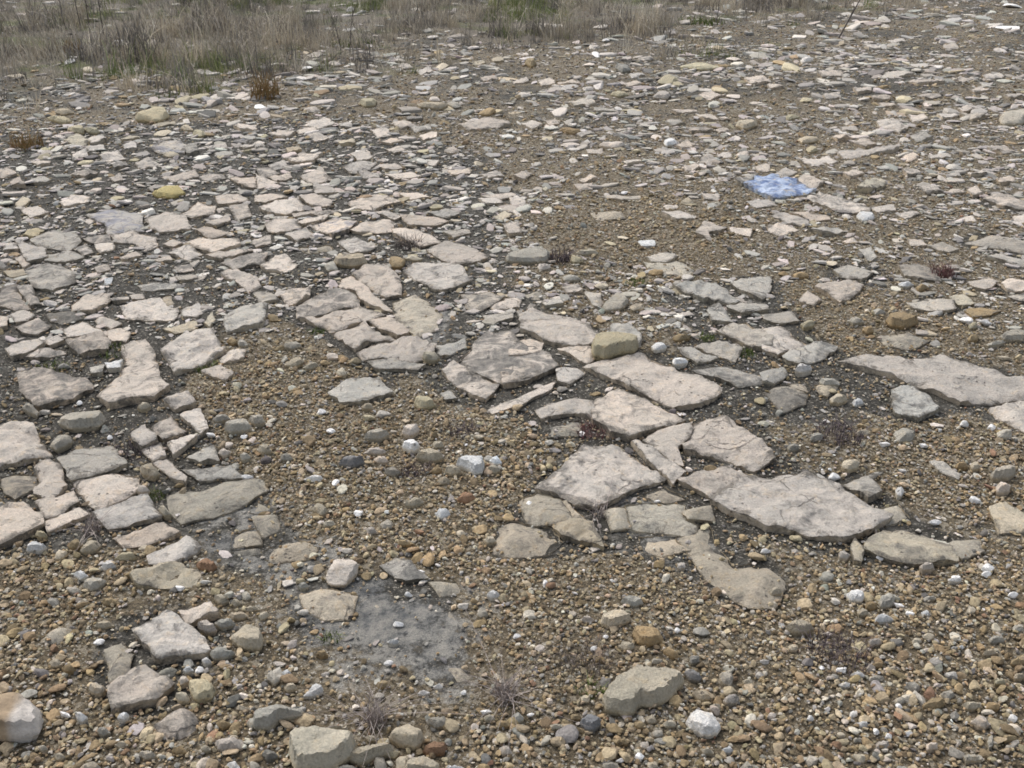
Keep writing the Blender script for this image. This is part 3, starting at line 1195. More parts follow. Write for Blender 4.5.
# colour letters: base colour and how much grey film the stone carries
TINT = {
    'p': ((0.620, 0.545, 0.462), 0.40), 'g': ((0.500, 0.460, 0.395), 0.46), 'w': ((0.76, 0.74, 0.70), 0.0),
    'y': ((0.52, 0.455, 0.31), 0.12), 'c': ((0.530, 0.460, 0.345), 0.15), 'o': ((0.38, 0.285, 0.165), 0.10),
    'r': ((0.34, 0.21, 0.13), 0.10), 'k': ((0.62, 0.50, 0.23), 0.02), 'n': ((0.42, 0.395, 0.335), 0.62), 'm': ((0.500, 0.440, 0.345), 0.50), 'd': ((0.25, 0.245, 0.24), 0.15)}
STONES = []
for (ox, oy), txt in SURVEY.items():
    for line in txt.strip().splitlines():
        head, _, lab = line.partition('|')
        w = head.split()
        v = [float(q) for q in w[2:]]
        STONES.append(dict(kind=w[0], tint=w[1][0], h=float(w[1][1:]) / 100, label=lab.strip(),
                           px=[(ox + v[i] / 4, oy + v[i + 1] / 4) for i in range(0, len(v) - 1, 2)]))
STONES.append(dict(kind='F', tint='p', h=0.04, px=BLUE_SLAB, paint='M_BLUE',
                   label='flat slab with bright blue paint on its top in the right rubble'))
for s in STONES:
    if 'faint' in s['label'] or 'slate blue' in s['label']:
        s['paint'] = 'M_FAINT'
    s['c'] = tuple(np.mean(s['px'], 0))
    dist = float(np.hypot(*at(*s['c'])))
    P = np.array(s['px'])
    s['dist'] = dist
    s['area'] = abs(sum(P[i - 1][0] * P[i][1] - P[i][0] * P[i - 1][1] for i in range(len(P)))) / 2
    h = s['h'] = s['h'] * {'S': 0.27, 'F': 0.40, 'R': 0.85 if dist < 4.6 else 0.55}[s['kind']]
    if s['kind'] == 'R':                                  # the outline seen is top and front together
        X, Y = at(P[:, 0], P[:, 1], h * 0.45)
        wid, dep = np.ptp(X), np.ptp(Y)
        h = s['h'] = min(h, 0.62 * max(min(wid, dep), 0.02), 0.5 * wid + 0.004)
        X, Y = at(P[:, 0], P[:, 1], h * 0.45)
        over = 0.6 * h * dist / CAM_H
        k = max(0.6, 1 - over / max(np.ptp(Y), 1e-3))
        Y = Y.mean() + (Y - Y.mean()) * k
    else:
        X, Y = at(P[:, 0], P[:, 1], h * 0.85)
        gr = 1.2 if s['tint'] == 'm' else 1 + float(np.clip(0.026 / max(np.ptp(X), 0.05), 0.03, 0.09))               # outlines were read along the lit tops
        X, Y = X.mean() + (X - X.mean()) * gr, Y.mean() + (Y - Y.mean()) * gr
    s['xy'] = np.stack([X, Y], 1)
    s['size'] = float(max(np.ptp(X), np.ptp(Y)))

TWO_X = float(at(np.array([14.0]), np.array([715.0]), 0.06)[0][0])
M_TWO = two_tone()
M_GROUND = ground_mat()
M_GRAVEL = instanced('gravel_stone')
M_GRASS = instanced('dry_grass', 0.8, 0.2, True)

# ---------------------------------------------------------------- rasters over the ground: where slabs lie, where gravel, crust and grass are
RX0, RX1, RY0, RY1, RS = -9.0, 9.0, 0.6, 17.0, 0.0125
NX, NY = int((RX1 - RX0) / RS), int((RY1 - RY0) / RS)


def fill(raster, poly, val):
    P = np.asarray(poly)
    i0, i1 = max(int((P[:, 0].min() - RX0) / RS), 0), min(int((P[:, 0].max() - RX0) / RS) + 2, NX)
    j0, j1 = max(int((P[:, 1].min() - RY0) / RS), 0), min(int((P[:, 1].max() - RY0) / RS) + 2, NY)
    if i1 <= i0 or j1 <= j0:
        return
    gx, gy = np.meshgrid(RX0 + (np.arange(i0, i1) + .5) * RS, RY0 + (np.arange(j0, j1) + .5) * RS, indexing='ij')
    m = inside(gx, gy, P)
    raster[i0:i1, j0:j1][m] = val


def blur(a, r):
    for ax in (0, 1):
        for _ in range(2):
            c = np.cumsum(a, axis=ax)
            n = a.shape[ax]
            hi = np.clip(np.arange(n) + r, 0, n - 1)
            lo = np.clip(np.arange(n) - r - 1, 0, n - 1)
            a = (np.take(c, hi, ax) - np.take(c, lo, ax)) / (2 * r + 1)
    return a


def look(raster, x, y, out=0.0):
    i = ((np.asarray(x) - RX0) / RS).astype(int)
    j = ((np.asarray(y) - RY0) / RS).astype(int)
    ok = (i >= 0) & (i < NX) & (j >= 0) & (j < NY)
    r = np.full(np.shape(x), out, float)
    r[ok] = raster[i[ok], j[ok]]
    return r


slab_r = np.zeros((NX, NY), np.float32)
flat_r = np.zeros((NX, NY), np.float32)
loose_r = np.zeros((NX, NY), np.float32)
for s in STONES:
    if s['kind'] == 'S':
        fill(flat_r if s['tint'] in 'mn' else slab_r, s['xy'], 1.0)
    else:
        fill(loose_r, s['xy'], 1.0)


def region(polys, r):
    a = np.zeros((NX, NY), np.float32)
    for p in polys:
        p = np.array(p, float)
        X, Y = at(p[:, 0], p[:, 1])
        fill(a, np.stack([X, Y], 1), 1.0)
    return blur(a, r)


GRAVEL = region([
    [(200, 395), (300, 335), (400, 395), (490, 410), (560, 440), (500, 500), (490, 560), (340, 570), (240, 520), (240, 450)],
    [(480, 560), (700, 592), (780, 612), (860, 552), (1200, 560), (1300, 900), (430, 900), (520, 700)],
    [(-300, 560), (130, 570), (70, 640), (100, 710), (260, 700), (330, 900), (-300, 900)],
    [(870, 425), (1200, 445), (1200, 530), (900, 500)],
    [(520, 210), (640, 190), (760, 230), (700, 290), (560, 270)],
    [(780, 285), (920, 300), (1000, 345), (850, 358)],
    [(530, 560), (700, 560), (720, 620), (560, 640)]], 6)
CRUST_T = region([
    [(270, 590), (420, 575), (500, 630), (480, 690), (380, 705), (300, 650)],
    [(60, 640), (130, 600), (210, 630), (200, 700), (90, 705)],
    [(390, 275), (510, 320), (470, 375), (410, 345)],
    [(740, 650), (830, 640), (860, 680), (800, 720), (740, 700)],
    [(600, 500), (680, 480), (720, 560), (640, 580)],
    [(850, 500), (900, 510), (890, 540), (850, 545)],
    [(200, 480), (280, 480), (320, 600), (240, 580)],
    [(500, 390), (560, 395), (590, 440), (500, 430)],
    [(-200, 130), (300, 120), (480, 150), (520, 260), (470, 330), (300, 300), (215, 350), (160, 400), (215, 450), (190, 540),
     (60, 560), (-200, 540)],
    [(640, 280), (760, 290), (850, 370), (900, 400), (860, 450), (700, 400)]], 8)
SILT = region([[(290, 592), (400, 578), (490, 600), (500, 650), (470, 690), (380, 700), (310, 660)], [(70, 640), (125, 625), (150, 660), (120, 690), (80, 690)],
               [(165, 480), (270, 485), (330, 560), (400, 580), (300, 625), (215, 575)], [(395, 280), (470, 310), (460, 350), (410, 340)],
               [(600, 490), (700, 480), (720, 560), (660, 580), (610, 540)]], 11)
near_slab = np.clip(blur(slab_r, 6) * 2.8 + blur(flat_r, 6) * 2.0, 0, 1)


def crust_at(x, y):
    far = np.clip((np.asarray(y) - 4.5) / 4.0, 0, 1)
    c = 0.95 * look(near_slab, x, y) + 0.75 * look(CRUST_T, x, y) + 0.45 * far - 0.65 * look(GRAVEL, x, y)
    return np.clip(c + 0.20 * fbm(np.asarray(x) / 0.5, np.asarray(y) / 0.5, 21), 0, 1)


# the front of the grass, traced in the photograph and carried beyond it on both sides
GP = np.array([(-400, 118), (0, 112), (60, 100), (120, 90), (150, 92), (185, 96), (240, 88), (285, 62), (340, 58), (400, 52),
               (470, 50), (540, 56), (600, 40), (680, 30), (760, 26), (850, 16), (930, 4), (1100, -12), (1400, -30)], float)
GXf, GYf = at(GP[:, 0], GP[:, 1])


def grass_at(x, y):
    x, y = np.asarray(x, float), np.asarray(y, float)
    th = x / np.maximum(y, 0.2)
    edge = np.interp(th, GXf / GYf, GYf)
    d = (y - edge) / np.maximum(edge, 1) * 6 + 0.8 * fbm(x / 1.1, y / 1.1, 31, 3)
    return np.clip(d / 1.6 + 0.25, 0, 1)


# ---------------------------------------------------------------- ground
def axis_lines(lo, a, b, hi, step, grow):
    mid = list(np.arange(a, b, step))
    up, v, s = [], b, step
    while v < hi:
        up.append(v)
        s *= grow
        v += s
    dn, v, s = [], a - step, step
    while v > lo:
        dn.append(v)
        s *= grow
        v -= s
    return np.array(dn[::-1] + mid + up + [hi])


xs = axis_lines(-300, -2.3, 2.3, 300, 0.024, 1.035)
ys = axis_lines(-60, 1.0, 4.6, 400, 0.022, 1.025)


def g_full(x, y):
    d = np.hypot(x, y)
    k = np.clip(1.6 - d / 12, 0.3, 1)
    ns = look(near_slab, x, y)
    z = g_low(x, y) + k * (0.007 * (1 - 0.65 * ns) * fbm(x / 0.22, y / 0.22, 8, 4))
    return z - 0.009 * ns * k


gx, gy = np.meshgrid(xs, ys, indexing='ij')
gz = g_full(gx.ravel(), gy.ravel()) - 0.004
me = bpy.data.meshes.new('ground')
n0, n1 = gx.shape
me.vertices.add(n0 * n1)
me.vertices.foreach_set('co', np.stack([gx.ravel(), gy.ravel(), gz], 1).ravel())
ii, jj = np.meshgrid(np.arange(n0 - 1), np.arange(n1 - 1), indexing='ij')
q = (ii * n1 + jj).ravel()
quads = np.stack([q, q + n1, q + n1 + 1, q + 1], 1)
me.loops.add(quads.size)
me.polygons.add(len(quads))
me.loops.foreach_set('vertex_index', quads.ravel())
me.polygons.foreach_set('loop_start', np.arange(len(quads)) * 4)
me.polygons.foreach_set('use_smooth', np.ones(len(quads), bool))
me.update(calc_edges=True)
me.attributes.new('crust', 'FLOAT', 'POINT').data.foreach_set('value', crust_at(gx.ravel(), gy.ravel()).astype(np.float32))
me.attributes.new('silt', 'FLOAT', 'POINT').data.foreach_set('value', (look(SILT, gx.ravel(), gy.ravel()) * 0.9).astype(np.float32))
me.attributes.new('grass', 'FLOAT', 'POINT').data.foreach_set('value', (grass_at(gx.ravel(), gy.ravel()) * 0.8).astype(np.float32))
me.materials.append(M_GROUND)
ground = bpy.data.objects.new('ground', me)
ground['kind'] = 'structure'
ground['label'] = 'stony quarry ground of ochre grit and grey crust'
C.objects.link(ground)


# ---------------------------------------------------------------- stones
def rough_outline(xy, sp, amp, seed, rounding=0):
    """the surveyed outline resampled, chipped and slightly uneven"""
    P = np.asarray(xy, float)
    if sum(P[i - 1][0] * P[i][1] - P[i][0] * P[i - 1][1] for i in range(len(P))) < 0:
        P = P[::-1]
    for _ in range(rounding):                             # corner cutting
        Q = np.roll(P, -1, 0)
        P = np.stack([P * .86 + Q * .14, P * .14 + Q * .86], 1).reshape(-1, 2)
    pts = []
    for a, b in zip(P, np.roll(P, -1, 0)):
        n = max(1, int(round(np.hypot(*(b - a)) / sp)))
        for k in range(n):
            pts.append(a + (b - a) * k / n)
    pts = np.array(pts)
    t = np.roll(pts, -1, 0) - np.roll(pts, 1, 0)
    nrm = np.stack([t[:, 1], -t[:, 0]], 1)
    nrm /= np.maximum(np.hypot(nrm[:, 0], nrm[:, 1]), 1e-9)[:, None]
    f = 1 / (6 * sp)
    d = fbm(pts[:, 0] * f, pts[:, 1] * f, seed, 3) * amp
    return pts + nrm * d[:, None], nrm


def stone_mesh(s, idx):
    kind, h, xy = s['kind'], s['h'], s['xy']
    r = np.random.default_rng(1000 + idx)
    pix = s['dist'] / 1000.0
    size = s['size']
    sp = max(0.0085, pix * 2.4, size / 42)
    if kind == 'R':
        sp = max(0.004, pix * 1.9, size / 26)
    amp = {'S': 0.50, 'F': 0.45, 'R': 0.22}[kind] * min(sp * 1.3, size * 0.05)
    if s.get('paint') == 'M_BLUE':
        amp *= 0.25
    if s['tint'] == 'n':
        amp = 0.02
    out, nrm = rough_outline(xy, sp, amp, idx % 97, 1 if kind == 'R' else 0)
    lo, hi = out.min(0), out.max(0)
    gx_, gy_ = np.meshgrid(np.arange(lo[0], hi[0], sp), np.arange(lo[1], hi[1], sp), indexing='ij')
    G = np.stack([gx_.ravel(), gy_.ravel()], 1) + r.uniform(-.33, .33, (gx_.size, 2)) * sp
    G = G[inside(G[:, 0], G[:, 1], out)]
    if len(G):
        G = G[edge_dist(G, out) > sp * 0.45]
    n = len(out)
    V2 = [Vector(p) for p in np.vstack([out, G])] if len(G) else [Vector(p) for p in out]
    res = geometry.delaunay_2d_cdt(V2, [(i, (i + 1) % n) for i in range(n)], [], 1, 1e-6)
    P = np.array([(p.x, p.y) for p in res[0]])
    faces = res[2]
    d = edge_dist(P, out)
    x, y = P[:, 0], P[:, 1]
    c = P.mean(0)
    inr = max(d.max(), 1e-3)
    base = g_low(x, y)
    ph = r.uniform(0, 6.28)
    tilt = r.normal(0, 0.02 if kind == 'S' or s.get('paint') else 0.05, 2)
    if kind == 'R':
        rr = inr * (r.uniform(0.18, 0.34) if size > 0.11 else r.uniform(0.25, 0.65))
        u = 1 - np.clip(d / rr, 0, 1)
        low = 0.5
        z = h * (low + (1 - low) * np.sqrt(np.clip(1 - u ** 2.4, 0, 1)))
        big = size > 0.11
        for k in range(3 if big else 5):                  # broken facets
            a, sl = r.uniform(0, 6.28), r.uniform(0.08, 0.35 if big else 0.75)
            dd = (x - c[0]) * math.cos(a) + (y - c[1]) * math.sin(a)
            z = np.minimum(z, h * r.uniform(0.9, 1.08) - sl * (dd - r.uniform(0.02, 0.22) * size))
        z = np.maximum(z, h * 0.3)
        z = z + 0.06 * h * fbm(x / (size * .22), y / (size * .22), idx % 89, 4)
        z = np.where(d < 1e-4, np.minimum(h * low, z), z) - 0.16 * h
    else:
        ca, sa = math.cos(ph), math.sin(ph)
        q = (x * ca + y * sa)
        q2 = (-x * sa + y * ca)
        rel = fbm(q / 0.13, q2 / 0.05, idx % 83, 4)
        step = np.floor((rel + fbm(x / .25, y / .25, idx % 31, 3) * .8) * 1.6) / 1.6
        k = float(np.clip(h / 0.011, 0.7, 1.5))
        z = h + k * (0.0045 * step + 0.0030 * rel + 0.0026 * fbm(x / .028, y / .028, idx % 71, 3))
        z = z + (x - c[0]) * tilt[0] + (y - c[1]) * tilt[1] - 0.004 * (tilt[0] + tilt[1])
        worn = 0.5 + 0.5 * vnoise(x / 0.09, y / 0.09, idx % 41)
        rr = np.minimum((0.0025 + 0.008 * worn ** 2), inr * 0.6)
        u = 1 - np.clip(d / rr, 0, 1)
        z = z - (0.08 + 0.34 * worn) * h * u ** 2.0
        if kind == 'S' and h < 0.016:                      # silt laps over part of the rim
            bury = np.clip((vnoise(x / 0.16, y / 0.16, idx % 37 + 3) - 0.25) / 0.3, 0, 1)
            z = z - bury * (h + 0.008) * (1 - np.clip(d / np.minimum(0.07, inr), 0, 1)) ** 1.5
        z = np.maximum(z, -0.012)
    if s['tint'] in 'mn' and kind == 'S':                  # flush with the ground, edges lost under the silt
        z = 0.002 + 0.012 * fbm(x / .13, y / .13, idx % 53, 4) + 0.25 * h
        if s['tint'] == 'n':
            z = z - 0.007 + 0.009 * fbm(x / .16, y / .16, idx % 43, 3)
        z = z - 0.016 * (1 - np.clip(d / min(0.055, inr), 0, 1)) ** 1.3
    zt = base + z
    # sides
    cnt = {}
    for f in faces:
        for a, b in zip(f, f[1:] + f[:1]):
            cnt[(a, b)] = 1
    border = [(a, b) for (a, b) in cnt if (b, a) not in cnt]
    nv = len(P)
    bi = {}
    verts = [(x[i], y[i], zt[i]) for i in range(nv)]
    side = [0.0] * nv
    for a, b in border:
        for i in (a, b):
            if i not in bi:
                v = P[i] - c
                L = max(np.hypot(*v), 1e-6)
                jit = r.normal(0, 0.22 * min(sp, 0.012))
                mid = v / L * ((0.05 * h if kind == 'R' else -0.0015) + jit)
                low2 = v / L * (-0.30 * min(h, L) if kind == 'R' else -0.006 + jit)
                bi[i] = (len(verts), len(verts) + 1)
                zg = float(g_low(P[i][0], P[i][1]))
                zm = zg + (zt[i] - zg) * 0.5
                verts.append((x[i] + mid[0], y[i] + mid[1], zm))
                verts.append((x[i] + low2[0], y[i] + low2[1], min(zg - 0.02, zt[i] - 0.02) - 0.15 * h))
                side += [1.0, 1.0]
    fl = [tuple(f) for f in faces]
    for a, b in border:
        fl.append((b, a, bi[a][0], bi[b][0]))
        fl.append((bi[b][0], bi[a][0], bi[a][1], bi[b][1]))
    rim = [float(q) for q in 1 - np.clip(d / max(min(0.05, 0.5 * inr), 1e-3), 0, 1)]
    if s['tint'] in 'mn' and kind == 'S':
        rim = [(0.75 if s['tint'] == 'n' else 0.3) + 0.5 * q for q in rim]
    if kind == 'R':
        rim = [0.0] * nv
    rim += [0.75 if kind == 'S' else 0.35] * (len(verts) - nv)
    o = np.array([c[0], c[1], float(g_low(c[0], c[1]))])
    m = bpy.data.meshes.new('stone')
    m.from_pydata([tuple(np.array(v) - o) for v in verts], [], fl)
    m.attributes.new('side', 'FLOAT', 'POINT').data.foreach_set('value', np.array(side, np.float32))
    m.attributes.new('rim', 'FLOAT', 'POINT').data.foreach_set('value', np.array(rim, np.float32))
    m.polygons.foreach_set('use_smooth', np.ones(len(m.polygons), bool))
    m.set_sharp_from_angle(angle=math.radians(38))
    m.update()
    return m, o


COLOUR = {'p': 'pale pinkish-grey', 'g': 'grey', 'w': 'white', 'y': 'yellowish', 'c': 'cream', 'o': 'tan', 'r': 'rust-brown',
          'm': 'dull brown', 'n': 'grey', 'd': 'dark grey'}
ANCHOR = [
    (642, 688, 'the largest boulder'), (704, 721, 'the bright white chunk'), (612, 346, 'the yellow block on the slabs'),
    (776, 185, 'the blue-painted slab'), (313, 690, 'the white teardrop stone'), (320, 748, 'the squared block at the bottom edge'),
    (18, 714, 'the brown and white boulder'), (341, 569, 'the pale blunt block'), (647, 634, 'the brown square stone'),
    (855, 594, 'the white egg-shaped stone'), (470, 463, 'the cream-white chunk'), (168, 190, 'the bright yellow flat stone'),
    (902, 318, 'the tan wedge'), (903, 434, 'the greenish-grey cobble'), (376, 715, 'the nearest dried grass tuft'),
    (150, 117, 'the long yellowish boulder'), (368, 102, 'the yellow wedge'), (864, 216, 'the chalky white chunk'),
    (200, 348, 'the tilted slab over moss'), (800, 505, 'the thickest pink slab'), (950, 385, 'the long right-hand slab'),
    (270, 90, 'the orange weed'), (484, 122, 'the broad pale flat stone'), (845, 18, 'the dark leaning twig'),
    (210, 564, 'the rust-brown cobble'), (36, 546, 'the white wedge at the left'), (838, 652, 'the dark dead weed'),
    (935, 701, 'the largest ochre stone'), (1003, 471, 'the blue-grey smooth stone'), (526, 255, 'the long grey-white stone'),
    (662, 78, 'the yellow pointed stone'), (1010, 117, 'the far greenish boulder'), (868, 149, 'the narrow pale slab'),
    (228, 710, 'the pink brick-shaped stone'), (80, 420, 'the long smooth grey stone'), (845, 350, 'the pinkish broad stone'),
    (120, 45, 'the pale stone in grass'), (620, 66, 'the tilted grey far stone')]
used_labels = {}


def auto_label(s):
    size = 'tiny' if s['size'] < 0.035 else 'small' if s['size'] < 0.07 else 'mid-sized' if s['size'] < 0.14 else 'large'
    P = np.array(s['px'])
    asp = s['size'] / max(min(np.ptp(s['xy'][:, 0]), np.ptp(s['xy'][:, 1])), 1e-3)
    shape = 'long' if asp > 2.2 else {3: 'three-cornered', 4: 'four-sided'}.get(len(P), 'many-sided')
    noun = 'flat stone' if s['kind'] == 'F' else 'stone'
    cand = sorted(ANCHOR, key=lambda a: (a[0] - s['c'][0]) ** 2 + (2 * (a[1] - s['c'][1])) ** 2)
    best = None
    for extra in (0, 1):
        for ax, ay, nm in cand[:9 if extra else 4]:
            dx, dy = s['c'][0] - ax, (s['c'][1] - ay) * 1.6
            if abs(dx) + abs(dy) < 6:
                continue
            rel = []
            if abs(dy) > 0.45 * abs(dx):
                rel.append('in front' if dy > 0 else 'behind')
            if abs(dx) > 0.45 * abs(dy):
                rel.append('right' if dx > 0 else 'left')
            rel = ' and '.join(rel)
            rel = rel + (' of' if rel != 'behind' else '')
            dd = math.hypot(dx, dy)
            near = ('close ' if dd < 45 else 'well ' if dd > 130 else '') if extra else ''
            lab = f"{size} {COLOUR[s['tint']]} {shape} {noun} {near}{rel} {nm}"
            if len(lab.replace('-', ' ').split()) > 16:
                lab = lab.replace(shape + ' ', '').replace('pale pinkish-grey', 'pinkish')
            best = best or lab
            if lab not in used_labels:
                return lab
    return best


loose = sorted([s for s in STONES if s['kind'] == 'R' and not s['label']], key=lambda s: -s['area'])
n_hand = len([s for s in STONES if s['kind'] == 'R' and s['label']])
kept = set(id(s) for s in loose[:300 - n_hand])
EXTRA = []                                               # the stones past the three hundred: part of the loose gravel
for i, s in enumerate(STONES):
    base, film = TINT[s['tint']]
    if s['kind'] == 'R' and not s['label'] and id(s) not in kept:
        EXTRA.append((*s['xy'].mean(0), *np.ptp(s['xy'], 0) * 0.5, s['h'], base))
        continue
    m, o = stone_mesh(s, i)
    r = np.random.default_rng(5000 + i)
    if s['kind'] == 'R' and s['tint'] == 'g':
        base, film = (0.47, 0.43, 0.355), 0.3
    b = r.uniform(0.78, 1.10)
    w = r.normal(0, 0.018)
    colr = (base[0] * b * (1 + w), base[1] * b, base[2] * b * (1 - w))
    film = float(np.clip(film + r.normal(0, 0.18), 0, 1))
    mat = M_LIME if s['kind'] == 'S' else M_STONE
    if s.get('paint'):
        mat = M_BLUE if s['paint'] == 'M_BLUE' else M_FAINT
        film = 0.1
    if s['label'].startswith('boulder at the left edge'):
        mat = M_TWO
    m.materials.append(mat)
    name = 'rock_slab' if s['kind'] == 'S' else 'flat_stone' if s['kind'] == 'F' else ('boulder' if s['size'] > 0.16 else 'stone')
    ob = bpy.data.objects.new(name, m)
    m.name = name
    ob.location = o
    ob.color = (*colr, film)
    C.objects.link(ob)
    s['ob'] = ob
    if s['kind'] == 'S':
        ob.parent = ground
        if s['label']:
            ob['label'] = s['label']
        continue
    s['lab'] = s['label'] or auto_label(s)
    used_labels[s['lab']] = used_labels.get(s['lab'], 0) + 1
    ob['label'] = s['lab']
    ob['category'] = 'stone'
    ob['group'] = 'loose flat stones on the quarry floor' if s['kind'] == 'F' else 'loose stones on the quarry floor'

# ---------------------------------------------------------------- loose gravel: instanced pebbles, nobody could count them
import bmesh


def pebble(name, seed, flat, sub, mat, planes=11, soft=14.0):
    r = np.random.default_rng(seed)
    bm = bmesh.new()
    bmesh.ops.create_icosphere(bm, subdivisions=sub, radius=1.0)
    nn = r.normal(size=(planes, 3))
    nn /= np.linalg.norm(nn, axis=1)[:, None]
    dd = r.uniform(0.62, 1.0, planes)
    asp = np.array([1.0, r.uniform(0.6, 0.95), flat * r.uniform(0.8, 1.2)])
    for v in bm.verts:
        u = np.array(v.co)
        q = np.maximum(nn @ u / dd, 1e-3)
        rad = 1.0 / (np.sum(q ** soft) ** (1 / soft))
        rad = min(rad, 1.25) * (1 + r.normal(0, 0.018))
        v.co = Vector(u * rad * asp)
    m = bpy.data.meshes.new(name)
    bm.to_mesh(m)
    bm.free()
    m.materials.append(mat)
    return bpy.data.objects.new(name, m)


def source(name, obs):
    c = bpy.data.collections.new(name)
    for o in obs:
        c.objects.link(o)
    return c


def scatter(name, coll, pos, rot, scl, idx, col, label, kind='stuff', mat=None):
    m = bpy.data.meshes.new(name)
    m.vertices.add(len(pos))
    m.vertices.foreach_set('co', np.asarray(pos, np.float32).ravel())
    m.attributes.new('rot', 'FLOAT_VECTOR', 'POINT').data.foreach_set('vector', np.asarray(rot, np.float32).ravel())
    m.attributes.new('scl', 'FLOAT_VECTOR', 'POINT').data.foreach_set('vector', np.asarray(scl, np.float32).ravel())
    m.attributes.new('idx', 'INT', 'POINT').data.foreach_set('value', np.asarray(idx, np.int32))
    c4 = np.hstack([np.asarray(col, np.float32), np.ones((len(pos), 1), np.float32)])
    m.attributes.new('col', 'FLOAT_COLOR', 'POINT').data.foreach_set('color', c4.ravel())
    m.materials.append(mat)
    ob = bpy.data.objects.new(name, m)
    C.objects.link(ob)
    ng = bpy.data.node_groups.new(name, 'GeometryNodeTree')
    ng.interface.new_socket('Geometry', in_out='INPUT', socket_type='NodeSocketGeometry')
    ng.interface.new_socket('Geometry', in_out='OUTPUT', socket_type='NodeSocketGeometry')
    N, L = ng.nodes, ng.links
    gi, go = N.new('NodeGroupInput'), N.new('NodeGroupOutput')
    ip = N.new('GeometryNodeInstanceOnPoints')
    ci = N.new('GeometryNodeCollectionInfo')
    ci.inputs['Collection'].default_value = coll
    ci.inputs['Separate Children'].default_value = True
    ci.inputs['Reset Children'].default_value = True

    def na(attr, dt):
        a = N.new('GeometryNodeInputNamedAttribute')
        a.data_type = dt
        a.inputs['Name'].default_value = attr
        return a.outputs['Attribute']
    ip.inputs['Pick Instance'].default_value = True
    L.new(gi.outputs[0], ip.inputs['Points'])
    L.new(ci.outputs[0], ip.inputs['Instance'])
    L.new(na('idx', 'INT'), ip.inputs['Instance Index'])
    e2r = N.new('FunctionNodeEulerToRotation')
    L.new(na('rot', 'FLOAT_VECTOR'), e2r.inputs[0])
    L.new(e2r.outputs[0], ip.inputs['Rotation'])
    L.new(na('scl', 'FLOAT_VECTOR'), ip.inputs['Scale'])
    L.new(ip.outputs[0], go.inputs[0])
    ob.modifiers.new('scatter', 'NODES').node_group = ng
    ob['kind'] = kind
    ob['label'] = label
    ob['category'] = name.replace('_', ' ')
    return ob


NPEB = 14
M_CHIP = instanced('chip_stone', 0.93, 0.28)
peb_fine = source('pebble_fine_source', [pebble('pebble_%02d' % k, 40 + k, 0.50, 3, M_GRAVEL, 9, 44.0) for k in range(NPEB)])
peb_big = source('pebble_big_source', [pebble('cobble_%02d' % k, 80 + k, 0.48, 3, M_GRAVEL, 9, 50.0) for k in range(NPEB)])


def flake(name, seed, mat):                               # a thin angular plate of broken limestone
    r = np.random.default_rng(seed)
    n = int(r.integers(5, 8))
    a = np.sort((np.arange(n) + r.uniform(-.32, .32, n)) / n * 6.283)
    rad = r.uniform(.72, 1.05, n)
    P = np.stack([np.cos(a) * rad, np.sin(a) * rad * r.uniform(.55, .85)], 1)
    Q = []
    for p, q in zip(P, np.roll(P, -1, 0)):
        Q += [p, (p + q) / 2 * r.uniform(.93, 1.06)]
    Q = np.array(Q)
    m = len(Q)
    t = r.uniform(.06, .14)
    tl = r.normal(0, .07, 2)
    V = []
    for k, (sc, z) in enumerate(((.93, -t), (1.03, -.05), (1.0, t * .7), (.86, t), (.45, t * 1.08))):
        for q in Q:
            jj = r.normal(0, .022, 3)
            V.append((q[0] * sc + jj[0], q[1] * sc + jj[1], z + (q @ tl) * (k > 1) + jj[2] * (k > 1) * .8))
    V.append((0, 0, t * 1.02))
    F = [(k * m + j, k * m + (j + 1) % m, (k + 1) * m + (j + 1) % m, (k + 1) * m + j) for k in range(4) for j in range(m)]
    F += [(4 * m + j, 4 * m + (j + 1) % m, 5 * m) for j in range(m)]
    me_ = bpy.data.meshes.new(name)
    me_.from_pydata(V, [], F)
    me_.polygons.foreach_set('use_smooth', np.ones(len(F), bool))
    me_.set_sharp_from_angle(angle=math.radians(32))
    me_.materials.append(mat)
    me_.update()
    return bpy.data.objects.new(name, me_)


chip = source('chip_source', [flake('chip_%02d' % k, 120 + k, M_CHIP) for k in range(NPEB)])
PAL = np.array([(.365, .292, .185), (.330, .240, .130), (.220, .162, .092), (.310, .290, .250), (.470, .420, .335), (.62, .60, .56),
                (.230, .140, .085), (.150, .140, .125)])
P_OCHRE = np.array([.36, .20, .19, .08, .11, .006, .02, .05])
P_GREY = np.array([.27, .10, .14, .25, .12, .008, .01, .14])


def colours(x, y, n, pale=0.0):
    ochre = np.clip(look(GRAVEL, x, y) * 1.1 + 0.25 + 0.25 * fbm(x / .8, y / .8, 61, 3) + (y < 2.3) * .3 - np.clip((y - 4) / 8, 0, .3), 0, 1)
    pick = np.where(rng.random(n) < ochre, rng.choice(8, n, p=P_OCHRE / P_OCHRE.sum()), rng.choice(8, n, p=P_GREY / P_GREY.sum()))
    c = PAL[pick] * rng.lognormal(-0.04, 0.16, n)[:, None] * (1 + rng.normal(0, 0.025, (n, 3)))
    c = c * 0.94 + c.mean(1, keepdims=True) * 0.06           # dust evens the colours out
    return np.clip(c * (1 + pale) * (0.98 + 0.10 * fbm(x / .5, y / .5, 95, 4)[:, None]), 0.03, 0.85)


def chip_colours(n):
    pal = np.array([(.50, .45, .39), (.43, .405, .36), (.45, .39, .27), (.58, .54, .48), (.27, .255, .23), (.33, .25, .15)])
    c = pal[rng.choice(6, n, p=[.40, .32, .05, .08, .12, .03])]
    return np.clip(c * rng.lognormal(-.19, .22, n)[:, None] * (1 + rng.normal(0, .02, (n, 3))), .05, .8)


